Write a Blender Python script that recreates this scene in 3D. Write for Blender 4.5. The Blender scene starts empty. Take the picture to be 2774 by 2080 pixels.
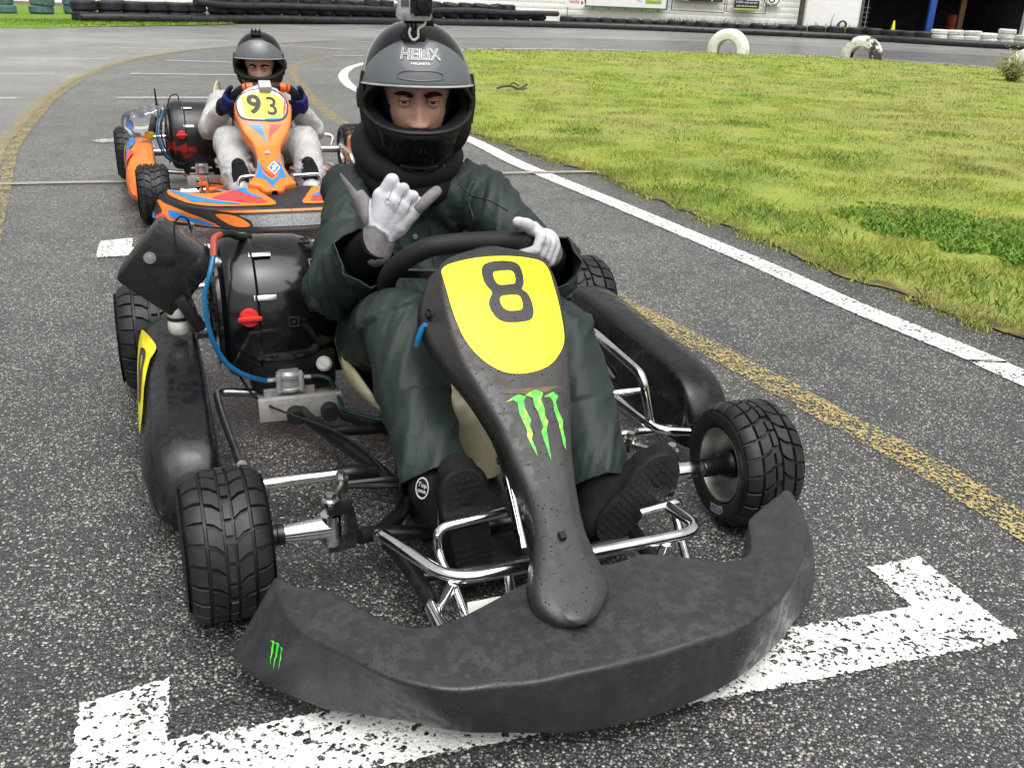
import bpy, bmesh, math, random
import numpy as np
from mathutils import Vector, Matrix, noise
sc = bpy.context.scene
COL = sc.collection
rnd = random.Random(7)

# ---------------------------------------------------------------- camera, sky, sun, exposure
TH, RHO = 0.400, 0.042
_fw = Vector((0, math.cos(TH), -math.sin(TH))); _rt = Vector((1, 0, 0)); _up = _rt.cross(_fw)
_r = _rt*math.cos(RHO)+_up*math.sin(RHO); _u = _up*math.cos(RHO)-_rt*math.sin(RHO)
cd = bpy.data.cameras.new('camera'); cam = bpy.data.objects.new('camera', cd); COL.objects.link(cam)
cam.matrix_world = Matrix(((_r.x, _u.x, -_fw.x, 0), (_r.y, _u.y, -_fw.y, 0), (_r.z, _u.z, -_fw.z, 1.0), (0, 0, 0, 1)))
cd.sensor_fit = 'HORIZONTAL'; cd.sensor_width = 36; cd.lens = 32.4; cd.clip_start = 0.05; cd.clip_end = 2000
sc.camera = cam
SUN_EL, SUN_AZ = math.radians(68), math.radians(160)      # azimuth from +Y towards +X
w = bpy.data.worlds.new('World'); sc.world = w; w.use_nodes = True
nt = w.node_tree; nt.nodes.clear()
sky = nt.nodes.new('ShaderNodeTexSky'); sky.sky_type = 'NISHITA'; sky.sun_disc = False
sky.sun_elevation = SUN_EL; sky.sun_rotation = SUN_AZ; sky.dust_density = 6.0; sky.air_density = 1.0
hs = nt.nodes.new('ShaderNodeHueSaturation'); hs.inputs['Saturation'].default_value = 0.10
bg = nt.nodes.new('ShaderNodeBackground'); bg.inputs['Strength'].default_value = 0.115
wo = nt.nodes.new('ShaderNodeOutputWorld')
nt.links.new(sky.outputs[0], hs.inputs['Color']); nt.links.new(hs.outputs[0], bg.inputs['Color']); nt.links.new(bg.outputs[0], wo.inputs[0])
sl = bpy.data.lights.new('sun', 'SUN'); sl.energy = 1.5; sl.angle = math.radians(70); sl.color = (1, 0.97, 0.93)
so = bpy.data.objects.new('sun', sl); COL.objects.link(so); so.location = (0, 0, 20)
_d = Vector((math.sin(SUN_AZ)*math.cos(SUN_EL), math.cos(SUN_AZ)*math.cos(SUN_EL), math.sin(SUN_EL)))
so.rotation_euler = _d.to_track_quat('Z', 'Y').to_euler()
sc.view_settings.view_transform = 'Standard'; sc.view_settings.look = 'None'
sc.view_settings.gamma = 1; sc.view_settings.exposure = 0.65; sc.view_settings.use_curve_mapping = False
sc.render.resolution_x = 1024; sc.render.resolution_y = 767; sc.render.engine = 'CYCLES'

# ---------------------------------------------------------------- helpers
def V(*a): return Vector(a)
def tag(o, label=None, cat=None, group=None, kind=None):
    if label: o['label'] = label
    if cat: o['category'] = cat
    if group: o['group'] = group
    if kind: o['kind'] = kind
    return o
def empty(name, loc=(0, 0, 0), rz=0):
    o = bpy.data.objects.new(name, None); COL.objects.link(o); o.location = loc; o.rotation_euler = (0, 0, rz); o.empty_display_size = .1
    return o
def mk(name, mesh, mat=None, parent=None, sharp=40):
    if mat is not None and not len(mesh.materials):
        for m in (mat if isinstance(mat, (list, tuple)) else [mat]): mesh.materials.append(m)
    if sharp is not None and len(mesh.polygons):
        mesh.shade_smooth()
        if sharp < 180: mesh.set_sharp_from_angle(angle=math.radians(sharp))
    o = bpy.data.objects.new(name, mesh); COL.objects.link(o)
    if parent: o.parent = parent
    return o
def link(name, mesh, parent=None):
    o = bpy.data.objects.new(name, mesh); COL.objects.link(o)
    if parent: o.parent = parent
    return o

def catmull(pts, n=6, closed=False):
    pts = [Vector(p) for p in pts]; out = []; L = len(pts)
    for i in range(L if closed else L-1):
        p1, p2 = pts[i], pts[(i+1) % L]
        p0 = pts[(i-1) % L] if (closed or i > 0) else p1*2-p2
        p3 = pts[(i+2) % L] if (closed or i+2 < L) else p2*2-p1
        for k in range(n):
            t = k/n; t2 = t*t; t3 = t2*t
            out.append(.5*((2*p1)+(p2-p0)*t+(2*p0-5*p1+4*p2-p3)*t2+(3*p1-p0-3*p2+p3)*t3))
    if not closed: out.append(pts[-1])
    return out
def fillet(pts, r, n=4, closed=False):
    """polyline with rounded corners"""
    pts = [Vector(p) for p in pts]; out = []; L = len(pts)
    for i in range(L):
        if not closed and i in (0, L-1): out.append(pts[i]); continue
        a, b, c = pts[(i-1) % L], pts[i], pts[(i+1) % L]
        da = min(r, (a-b).length*.48); dc = min(r, (c-b).length*.48)
        p = b+(a-b).normalized()*da; q = b+(c-b).normalized()*dc
        for k in range(n+1):
            t = k/n; out.append(p*(1-t)**2+b*2*t*(1-t)+q*t*t)
    return out

class MB:
    """collects geometry of ONE part"""
    def __init__(s): s.v = []; s.f = []; s.m = []
    def add(s, verts, faces, mi=0):
        o = len(s.v); s.v += [tuple(p) for p in verts]; s.f += [tuple(i+o for i in f) for f in faces]; s.m += [mi]*len(faces); return s
    def box(s, c, d, R=None, b=0.0, mi=0):
        """box centre c, size d, optional rotation matrix, chamfer b"""
        c = Vector(c); hx, hy, hz = d[0]/2, d[1]/2, d[2]/2
        if b <= 0:
            vs = [Vector((x, y, z)) for x in (-hx, hx) for y in (-hy, hy) for z in (-hz, hz)]
            fs = [(0, 1, 3, 2), (4, 6, 7, 5), (0, 4, 5, 1), (2, 3, 7, 6), (0, 2, 6, 4), (1, 5, 7, 3)]
        else:
            bm = bmesh.new(); bmesh.ops.create_cube(bm, size=1)
            for q in bm.verts: q.co = Vector((q.co.x*d[0], q.co.y*d[1], q.co.z*d[2]))
            bmesh.ops.bevel(bm, geom=bm.edges[:], offset=b, segments=2, affect='EDGES', profile=.5)
            bm.verts.index_update(); vs = [q.co.copy() for q in bm.verts]; fs = [[q.index for q in f.verts] for f in bm.faces]; bm.free()
        if R is not None: vs = [R @ q for q in vs]
        return s.add([q+c for q in vs], fs, mi)
    def tube(s, pts, r, seg=10, caps=True, closed=False, mi=0):
        pts = [Vector(p) for p in pts]; n = len(pts); rs = r if isinstance(r, (list, tuple)) else [r]*n
        T = []
        for i in range(n):
            a = pts[(i-1) % n] if (closed or i > 0) else pts[i]; b = pts[(i+1) % n] if (closed or i < n-1) else pts[i]
            T.append((b-a).normalized())
        up = Vector((0, 0, 1)) if abs(T[0].z) < .9 else Vector((1, 0, 0))
        N = (up-T[0]*up.dot(T[0])).normalized(); vs = []; fs = []
        for i in range(n):
            N = N-T[i]*N.dot(T[i]); N = N.normalized() if N.length > 1e-6 else T[i].orthogonal().normalized()
            B = T[i].cross(N)
            for k in range(seg):
                a = 2*math.pi*k/seg; vs.append(pts[i]+(N*math.cos(a)+B*math.sin(a))*rs[i])
        m = n if closed else n-1
        for i in range(m):
            j = (i+1) % n
            for k in range(seg):
                l = (k+1) % seg; fs.append((i*seg+k, i*seg+l, j*seg+l, j*seg+k))
        if caps and not closed:
            fs.append(tuple(range(seg))[::-1]); fs.append(tuple((n-1)*seg+k for k in range(seg)))
        return s.add(vs, fs, mi)
    def lathe(s, prof, c=(0, 0, 0), ax='z', seg=32, R=None, mi=0, close=False):
        """prof: (radius, height) list"""
        c = Vector(c); vs = []; n = len(prof)
        for k in range(seg):
            a = 2*math.pi*k/seg; ca, sa = math.cos(a), math.sin(a)
            for (r, h) in prof:
                p = Vector((r*ca, r*sa, h)) if ax == 'z' else (Vector((h, r*ca, r*sa)) if ax == 'x' else Vector((r*sa, h, r*ca)))
                vs.append(c+(R @ p if R is not None else p))
        fs = []
        for k in range(seg):
            l = (k+1) % seg
            for i in range(n if close else n-1):
                j = (i+1) % n; fs.append((k*n+i, l*n+i, l*n+j, k*n+j))
        return s.add(vs, fs, mi)
    def loft(s, rings, closed=True, cap=True, mi=0):
        n = len(rings[0]); vs = [p for r in rings for p in r]; fs = []
        for i in range(len(rings)-1):
            for k in range(n if closed else n-1):
                l = (k+1) % n; fs.append((i*n+k, i*n+l, (i+1)*n+l, (i+1)*n+k))
        if cap: fs.append(tuple(range(n))[::-1]); fs.append(tuple((len(rings)-1)*n+k for k in range(n)))
        return s.add(vs, fs, mi)
    def sphere(s, c, r, u=16, v=10, sc3=(1, 1, 1), R=None, mi=0):
        prof = [(max(1e-5, math.sin(math.pi*i/v)), -math.cos(math.pi*i/v)) for i in range(v+1)]
        o = len(s.v); s.lathe(prof, (0, 0, 0), 'z', u, None, mi); c = Vector(c)
        for i in range(o, len(s.v)):
            p = Vector(s.v[i]); p = Vector((p.x*sc3[0]*r, p.y*sc3[1]*r, p.z*sc3[2]*r)); p = R @ p if R is not None else p; s.v[i] = tuple(p+c)
        return s
    def mesh(s, name='m', weld=True):
        me = bpy.data.meshes.new(name); me.from_pydata(s.v, [], s.f)
        if any(s.m): me.polygons.foreach_set('material_index', s.m)
        bm = bmesh.new(); bm.from_mesh(me)
        if weld: bmesh.ops.remove_doubles(bm, verts=bm.verts, dist=1e-5)
        bmesh.ops.recalc_face_normals(bm, faces=bm.faces); bm.to_mesh(me); bm.free(); me.update()
        return me
    def build(s, name, mat, parent=None, sharp=40, weld=True): return mk(name, s.mesh(name, weld), mat, parent, sharp)

def rot(ax, deg): return Matrix.Rotation(math.radians(deg), 3, ax)
def frame(d, up=(0, 0, 1)):
    """matrix whose Z is d"""
    z = Vector(d).normalized(); u = Vector(up); x = u.cross(z)
    x = x.normalized() if x.length > 1e-4 else z.orthogonal().normalized(); y = z.cross(x)
    return Matrix((x, y, z)).transposed()
def pick(grid, x):
    return float(np.interp(x, [g[0] for g in grid], [g[1] for g in grid]))

def poly_mesh(polys, zf, res=0.01):
    """flat polygons (outer ring, holes...) triangulated finely and lifted by zf(x, y) -> Vector"""
    bm = bmesh.new()
    for rings in polys:
        es = []
        for ring in rings:
            dense = []
            for i in range(len(ring)):
                a = Vector(ring[i]).to_2d() if len(ring[i]) > 2 else Vector(ring[i]); b = Vector(ring[(i+1) % len(ring)]).to_2d() if len(ring[i]) > 2 else Vector(ring[(i+1) % len(ring)])
                n = max(1, int((b-a).length/res))
                dense += [a+(b-a)*k/n for k in range(n)]
            vs = [bm.verts.new((p.x, p.y, 0)) for p in dense]
            es += [bm.edges.new((vs[i], vs[(i+1) % len(vs)])) for i in range(len(vs))]
        bmesh.ops.triangle_fill(bm, use_beauty=True, use_dissolve=False, edges=es)
    for _ in range(6):
        long = [e for e in bm.edges if e.calc_length() > res*1.6]
        if not long: break
        bmesh.ops.subdivide_edges(bm, edges=long, cuts=1, use_grid_fill=False)
        bmesh.ops.triangulate(bm, faces=bm.faces[:])
    for v in bm.verts: v.co = zf(v.co.x, v.co.y)
    me = bpy.data.meshes.new('decal'); bm.to_mesh(me); bm.free(); return me

_FONT = {}
def text_mesh(txt, size=1.0, bold=0.0, align='CENTER', outline=None, sx=1.0, res=4):
    """flat text as a mesh in XY, no object left behind"""
    cu = bpy.data.curves.new('txt', 'FONT'); cu.body = txt; cu.size = size; cu.align_x = align; cu.align_y = 'CENTER'; cu.resolution_u = res
    cu.offset = bold
    if outline: cu.fill_mode = 'NONE'; cu.bevel_depth = outline; cu.bevel_resolution = 1
    ob = bpy.data.objects.new('txt', cu); COL.objects.link(ob); bpy.context.view_layer.update()
    dg = bpy.context.evaluated_depsgraph_get(); me = bpy.data.meshes.new_from_object(ob.evaluated_get(dg))
    bpy.data.objects.remove(ob); bpy.data.curves.remove(cu)
    if sx != 1.0:
        for v in me.vertices: v.co.x *= sx
    return me
def refine(me, res):
    bm = bmesh.new(); bm.from_mesh(me); bmesh.ops.triangulate(bm, faces=bm.faces[:])
    for _ in range(5):
        long = [e for e in bm.edges if e.calc_length() > res]
        if not long: break
        bmesh.ops.subdivide_edges(bm, edges=long, cuts=1); bmesh.ops.triangulate(bm, faces=bm.faces[:])
    bm.to_mesh(me); bm.free(); return me
def warp(me, fn):
    for v in me.vertices: v.co = fn(v.co)
    me.update(); return me

def caps_mesh(caps, voxel=.006, smooth=6, sfac=.5):
    """union of tapered capsules (p0, r0, p1, r1[, flat(vec,k)]) -> one skin"""
    mb = MB()
    for c in caps:
        p0, r0, p1, r1 = Vector(c[0]), c[1], Vector(c[2]), c[3]
        d = p1-p0; L = d.length
        R = frame(d if L > 1e-6 else (0, 0, 1)); prof = []
        for i in range(6): a = math.pi/2*i/5; prof.append((max(1e-5, r0*math.sin(a)), -r0*math.cos(a)))
        for i in range(6): a = math.pi/2*i/5; prof.append((max(1e-5, r1*math.cos(a)), L+r1*math.sin(a)))
        o = len(mb.v); mb.lathe(prof, (0, 0, 0), 'z', 16, R)
        fl = c[4] if len(c) > 4 else None
        for i in range(o, len(mb.v)):
            q = Vector(mb.v[i])
            if fl:
                n = Vector(fl[0]).normalized(); ax = d.normalized() if L > 1e-6 else Vector((0, 0, 0))
                n = (n-ax*n.dot(ax)).normalized(); q = q-n*q.dot(n)*(1-fl[1])
            mb.v[i] = tuple(q+p0)
    me = mb.mesh('caps')
    ob = bpy.data.objects.new('tmp', me); COL.objects.link(ob)
    m = ob.modifiers.new('r', 'REMESH'); m.mode = 'VOXEL'; m.voxel_size = voxel; m.use_smooth_shade = True
    if smooth: s = ob.modifiers.new('s', 'SMOOTH'); s.iterations = smooth; s.factor = sfac
    bpy.context.view_layer.update(); dg = bpy.context.evaluated_depsgraph_get()
    out = bpy.data.meshes.new_from_object(ob.evaluated_get(dg)); bpy.data.objects.remove(ob); bpy.data.meshes.remove(me)
    return out
def cap_dist(p, c):
    a, b = Vector(c[0]), Vector(c[2]); ab = b-a; L = ab.length_squared
    t = 0 if L < 1e-12 else max(0, min(1, (p-a).dot(ab)/L)); return (p-(a+ab*t)).length-(c[1]+(c[3]-c[1])*t)
def coords(me):
    a = np.empty(len(me.vertices)*3); me.vertices.foreach_get('co', a); return a.reshape(-1, 3)
def normals(me):
    a = np.empty(len(me.vertices)*3); me.vertices.foreach_get('normal', a); return a.reshape(-1, 3)
def setco(me, a): me.vertices.foreach_set('co', a.reshape(-1)); me.update()

from mathutils.bvhtree import BVHTree
def drop(me, pts, d, off=.0006):
    """lay points on a mesh along direction d"""
    bv = BVHTree.FromPolygons([v.co.copy() for v in me.vertices], [tuple(p.vertices) for p in me.polygons]); d = Vector(d).normalized(); out = []
    for p in pts:
        h = bv.ray_cast(Vector(p)-d*.3, d, .8)
        out.append((h[0]+h[1]*off*(1 if h[1].dot(d) < 0 else -1)) if h[0] is not None else None)
    return out

# ---------------------------------------------------------------- materials
class NB:
    def __init__(s, name):
        s.m = bpy.data.materials.new(name); s.m.use_nodes = True; s.t = s.m.node_tree; s.t.nodes.clear()
        s.out = s.n('ShaderNodeOutputMaterial'); s.b = s.n('ShaderNodeBsdfPrincipled'); s.l(s.b.outputs[0], s.out.inputs[0]); s._c = None
    def n(s, t, **kw):
        q = s.t.nodes.new(t)
        for k, v in kw.items(): setattr(q, k, v)
        return q
    def l(s, a, b): s.t.links.new(a, b)
    def co(s):
        if not s._c: s._c = s.n('ShaderNodeTexCoord').outputs['Object']
        return s._c
    def noise(s, scale, detail=4, rough=.55, vec=None, out=0, dist=0):
        q = s.n('ShaderNodeTexNoise'); q.inputs['Scale'].default_value = scale; q.inputs['Detail'].default_value = detail; q.inputs['Roughness'].default_value = rough; q.inputs['Distortion'].default_value = dist
        s.l(vec or s.co(), q.inputs['Vector']); return q.outputs[out]
    def vor(s, scale, feature='F1', vec=None, rand=1):
        q = s.n('ShaderNodeTexVoronoi', feature=feature); q.inputs['Scale'].default_value = scale; q.inputs['Randomness'].default_value = rand
        s.l(vec or s.co(), q.inputs['Vector']); return q
    def ramp(s, fac, stops, interp='LINEAR'):
        q = s.n('ShaderNodeValToRGB'); e = q.color_ramp.elements; q.color_ramp.interpolation = interp
        while len(e) < len(stops): e.new(.5)
        for i, (p, c) in enumerate(stops):
            e[i].position = p; e[i].color = (c, c, c, 1) if isinstance(c, (int, float)) else (*c[:3], 1)
        s.l(fac, q.inputs[0]); return q.outputs[0]
    def mix(s, fac, a, b, mode='MIX'):
        q = s.n('ShaderNodeMix', data_type='RGBA', blend_type=mode)
        for i, v in ((0, fac), (6, a), (7, b)):
            if isinstance(v, (int, float)): q.inputs[i].default_value = v if i == 0 else (v, v, v, 1)
            elif isinstance(v, (tuple, list)): q.inputs[i].default_value = (*v[:3], 1)
            else: s.l(v, q.inputs[i])
        return q.outputs[2]
    def math(s, op, a, b=0.0, c=None, clamp=False):
        q = s.n('ShaderNodeMath', operation=op); q.use_clamp = clamp
        for i, v in enumerate((a, b, c)):
            if v is None: continue
            if isinstance(v, (int, float)): q.inputs[i].default_value = v
            else: s.l(v, q.inputs[i])
        return q.outputs[0]
    def set(s, **kw):
        for k, v in kw.items():
            k = {'col': 'Base Color', 'rough': 'Roughness', 'metal': 'Metallic', 'spec': 'Specular IOR Level', 'alpha': 'Alpha', 'coat': 'Coat Weight', 'coatr': 'Coat Roughness', 'trans': 'Transmission Weight', 'normal': 'Normal', 'sss': 'Subsurface Weight', 'ior': 'IOR', 'sheen': 'Sheen Weight'}[k]
            i = s.b.inputs[k]
            if isinstance(v, (int, float)): i.default_value = v
            elif isinstance(v, (tuple, list)): i.default_value = (*v[:3], 1)
            else: s.l(v, i)
        return s
    def bump(s, h, strength=.3, dist=.002, prev=None):
        q = s.n('ShaderNodeBump'); q.inputs['Strength'].default_value = strength; q.inputs['Distance'].default_value = dist
        s.l(h, q.inputs['Height'])
        if prev: s.l(prev, q.inputs['Normal'])
        return q.outputs[0]

def plain(name, col, rough=.5, metal=0, spec=.5, var=.25, vs=18, bump=0, bs=120, bd=.001, rvar=.12, dirt=None, dirtamt=.5, ds=9, coat=0):
    """a colour broken up by noise, dirt and fine relief"""
    b = NB(name); nz = b.noise(vs, 5, .6)
    lo = tuple(c*(1-var) for c in col); hi = tuple(min(1, c*(1+var)) for c in col)
    c = b.ramp(nz, [(.3, lo), (.7, hi)])
    if dirt:
        dm = b.ramp(b.noise(ds, 7, .68), [(.5, 0), (.68, dirtamt)]); c = b.mix(dm, c, dirt)
    r = b.math('ADD', b.math('MULTIPLY', b.math('SUBTRACT', b.noise(vs*1.7, 4), .5), rvar*2), rough, clamp=True)
    b.set(col=c, rough=r, metal=metal, spec=spec)
    if coat: b.set(coat=coat, coatr=.08)
    if bump: b.set(normal=b.bump(b.noise(bs, 3), bump, bd))
    return b.m
def wet_plastic(name, col, drops=True, scuff=(.10, .10, .105), rough=.52, ds=290, keepv=.74, mott=.3):
    """matt moulded plastic with wet patches, scuffs and rain drops"""
    b = NB(name); blot = b.noise(42, 7, .7); big = b.noise(5, 4, .6)
    c = b.ramp(big, [(.3, tuple(x*.75 for x in col)), (.7, tuple(x*1.25 for x in col))])
    sc_ = b.ramp(b.noise(30, 9, .78), [(.52, 0), (.66, .45)]); c = b.mix(sc_, c, scuff)
    wet = b.ramp(blot, [(.46, 0), (.52, 1)]); st = b.n('ShaderNodeMapping'); st.inputs['Scale'].default_value = (40, 40, 4); b.l(b.co(), st.inputs[0])
    drip = b.ramp(b.noise(1, 5, .6, st.outputs[0]), [(.54, 0), (.60, .6)])
    c = b.mix(b.math('MULTIPLY', wet, mott), c, tuple(x*.5 for x in col)); c = b.mix(b.math('MULTIPLY', drip, mott), c, tuple(x*.4 for x in col))
    r = b.math('ADD', b.math('MULTIPLY', wet, -.20), rough)
    nrm = b.bump(b.noise(380, 2), .12, .0006)
    if drops:
        v = b.vor(ds); keep = b.n('ShaderNodeSeparateColor'); b.l(v.outputs['Color'], keep.inputs[0])
        k = b.math('GREATER_THAN', keep.outputs[0], keepv); rad = b.math('MULTIPLY', keep.outputs[1], .42)
        d = b.math('SUBTRACT', rad, v.outputs['Distance']); d = b.math('MULTIPLY', b.math('MAXIMUM', d, 0), k)
        nrm = b.bump(d, 1.0, .0035, nrm); on = b.math('GREATER_THAN', d, .015)
        r = b.math('ADD', b.math('MULTIPLY', on, b.math('SUBTRACT', .08, r)), r)
        c = b.mix(on, c, tuple(x*.45 for x in col))
    b.set(col=c, rough=r, spec=.38, normal=nrm); return b.m
def flat(name, col, rough=.5, metal=0, spec=.5, **kw):
    b = NB(name); b.set(col=col, rough=rough, metal=metal, spec=spec, **kw); return b.m

MAT = {}
MAT['rubber'] = plain('tyre rubber', (.013, .013, .0145), .48, 0, .38, .3, 30, .25, 260, .0006, .12, (.06, .055, .05), .25, 14)
MAT['black_plastic'] = wet_plastic('wet black plastic', (.034, .036, .039), True, (.062, .065, .069), .48, 300, .72, .4)
MAT['nassau_plastic'] = wet_plastic('wet grey black plastic', (.034, .032, .031), True, (.045, .044, .043), .50, 240, .66, .1)
MAT['pod_plastic'] = wet_plastic('black side pod plastic', (.008, .008, .009), False, (.018, .018, .02), .40, 290, .74, .15)
MAT['chrome'] = plain('chromed steel', (.88, .88, .89), .13, 1, .5, .05, 20, .05, 200, .0004, .06, (.25, .23, .21), .5, 30)
MAT['steel'] = plain('dull steel', (.45, .45, .46), .35, 1, .5, .15, 40, .1, 200, .0005, .1, (.12, .09, .07), .5, 22)
MAT['rim'] = plain('cast magnesium', (.52, .51, .49), .38, 1, .5, .12, 60, .2, 400, .0005, .1, (.1, .09, .08), .6, 20)
MAT['black_paint'] = plain('black frame paint', (.008, .008, .009), .3, 0, .42, .3, 20, .1, 150, .0005, .12, (.06, .055, .05), .3, 18)
MAT['black_gloss'] = plain('black enamel cowl', (.006, .006, .007), .14, 0, .5, .25, 8, .03, 90, .0005, .05, (.05, .05, .05), .25, 14)
MAT['black_matt'] = plain('matt black', (.015, .015, .016), .7, 0, .3, .3, 20, .2, 200)
MAT['airbox'] = wet_plastic('black airbox plastic', (.011, .011, .012), True, (.02, .02, .02), .46, 290, .8, .15)
MAT['alloy'] = plain('cast aluminium', (.44, .44, .45), .45, .45, .5, .15, 50, .3, 300, .0006, .1, (.10, .09, .08), .5, 40)
MAT['zinc'] = plain('zinc plated bolt', (.62, .62, .6), .3, 1, .5, .1, 60)
MAT['grip'] = plain('black foam grip', (.011, .011, .012), .62, 0, .35, .2, 40, .6, 900, .0008)
MAT['fibreglass'] = plain('yellowed fibreglass', (.50, .45, .30), .38, 0, .5, .18, 9, .1, 80, .0006, .1, (.16, .12, .06), .5, 7)
MAT['tank'] = plain('translucent tank plastic', (.46, .42, .28), .35, 0, .5, .2, 7, .1, 90, .0006, .1, (.14, .11, .05), .5, 5)
MAT['yellow'] = plain('yellow sticker', (.95, .80, .005), .32, 0, .5, .03, 14, 0, 100, .001, .05, (.55, .42, .01), .25, 24)
MAT['sticker_black'] = wet_plastic('black number film', (.030, .030, .031), True, (.05, .05, .05), .4)
MAT['blue_hose'] = plain('blue fuel hose', (.01, .13, .30), .25, 0, .5, .15, 30)
MAT['green_hose'] = plain('dark green fuel hose', (.006, .035, .028), .25, 0, .5, .15, 30)
MAT['red_hose'] = plain('faded red hose', (.35, .06, .035), .45, 0, .5, .2, 30)
MAT['red'] = plain('red plastic', (.62, .03, .03), .35, 0, .5, .12, 30)
MAT['white_plastic'] = plain('milky plastic bottle', (.62, .62, .58), .35, 0, .5, .12, 14, .1, 90, .001, .08, (.2, .19, .16), .5, 12)
MAT['brake'] = plain('rusty steel', (.12, .075, .05), .5, .7, .5, .4, 40, .3, 200)
# ================================================================ SETTING
def asphalt(name, base, chip, amt, rough=.42, tint=(1, 1, 1)):
    b = NB(name); co = b.co()
    v = b.vor(175); sep = b.n('ShaderNodeSeparateColor'); b.l(v.outputs['Color'], sep.inputs[0])
    v2 = b.vor(320); sep2 = b.n('ShaderNodeSeparateColor'); b.l(v2.outputs['Color'], sep2.inputs[0])
    big = b.noise(.7, 5, .6); mid = b.noise(5, 5, .65)
    c0 = b.ramp(sep.outputs[0], [(0, tuple(x*.45 for x in base)), (.6, base), (1, tuple(x*1.7 for x in base))])
    thr = b.math('SUBTRACT', 1-amt, b.math('MULTIPLY', b.math('SUBTRACT', mid, .5), .95))
    near = b.math('LESS_THAN', v.outputs['Distance'], .50)
    k = b.math('MULTIPLY', b.math('GREATER_THAN', sep.outputs[1], thr), near)
    k2 = b.math('MULTIPLY', b.math('GREATER_THAN', sep2.outputs[1], b.math('ADD', thr, .03)), b.math('LESS_THAN', v2.outputs['Distance'], .45))
    cc = b.ramp(sep.outputs[2], [(0, tuple(x*.5 for x in chip)), (.5, chip), (.9, tuple(x*1.25 for x in chip)), (1, (chip[0]*1.05, chip[1]*.92, chip[2]*.75))])
    c = b.mix(k, c0, cc); c = b.mix(k2, c, tuple(x*.8 for x in chip))
    c = b.mix(b.ramp(mid, [(.35, 0), (.75, .45)]), c, tuple(x*.55 for x in base))
    c = b.mix(1, c, b.ramp(big, [(.3, .75), (.7, 1.25)]), 'MULTIPLY'); c = b.mix(1, c, b.ramp(b.noise(.22, 4, .6), [(.35, .72), (.65, 1.25)]), 'MULTIPLY')
    wet = b.ramp(b.noise(1.6, 5, .65), [(.4, 0), (.62, 1)])
    r = b.math('SUBTRACT', rough, b.math('MULTIPLY', wet, .12)); r = b.math('ADD', r, b.math('MULTIPLY', b.math('SUBTRACT', sep.outputs[2], .5), .25), clamp=True)
    h = b.math('SUBTRACT', b.math('MULTIPLY', sep.outputs[0], .7), v.outputs['Distance'])
    n1 = b.bump(h, .75, .0045); n1 = b.bump(b.noise(420, 3), .35, .0012, n1); n1 = b.bump(b.noise(9, 3), .35, .006, n1)
    b.set(col=c, rough=r, spec=.5, normal=n1, coat=.32, coatr=.28); return b.m
M_AS = asphalt('wet asphalt', (.052, .052, .055), (.52, .51, .45), .21, .33)
M_AS2 = asphalt('older paler asphalt', (.185, .184, .180), (.44, .43, .39), .25, .42)
def road_paint(name, col, wear=.40, grime=(.12, .115, .10)):
    b = NB(name); v = b.vor(170); sep = b.n('ShaderNodeSeparateColor'); b.l(v.outputs['Color'], sep.inputs[0])
    n = b.noise(110, 4, .6); n2 = b.noise(9, 5, .65); n3 = b.noise(230, 3, .6)
    c = b.mix(b.ramp(n2, [(.45, 0), (.75, .35)]), col, grime); c = b.mix(b.ramp(n3, [(.55, 0), (.72, .4)]), c, grime)
    v3 = b.vor(70); s3 = b.n('ShaderNodeSeparateColor'); b.l(v3.outputs['Color'], s3.inputs[0])
    pit = b.math('MULTIPLY', b.math('GREATER_THAN', s3.outputs[0], .62), b.math('LESS_THAN', v3.outputs['Distance'], b.math('MULTIPLY', s3.outputs[1], .5)))
    m = b.math('ADD', b.math('ADD', b.math('MULTIPLY', n, .55), b.math('MULTIPLY', n2, .45)), b.math('MULTIPLY', sep.outputs[0], .22))
    m = b.math('SUBTRACT', m, b.math('MULTIPLY', pit, .22))
    a = b.ramp(m, [(wear-.02, 0), (wear+.02, 1)])
    h = b.math('SUBTRACT', b.math('MULTIPLY', sep.outputs[0], .7), v.outputs['Distance'])
    b.set(col=c, rough=.5, alpha=a, normal=b.bump(n3, .3, .001, b.bump(h, .5, .003))); return b.m
M_WP = road_paint('worn white road paint', (.86, .86, .83), .53)
M_WPF = road_paint('old thin white road paint', (.62, .62, .60), .60)
M_WL = road_paint('white edge line paint', (.82, .81, .78), .52)
M_YP = road_paint('worn yellow road paint', (.48, .37, .13), .645, (.13, .12, .10))

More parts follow.
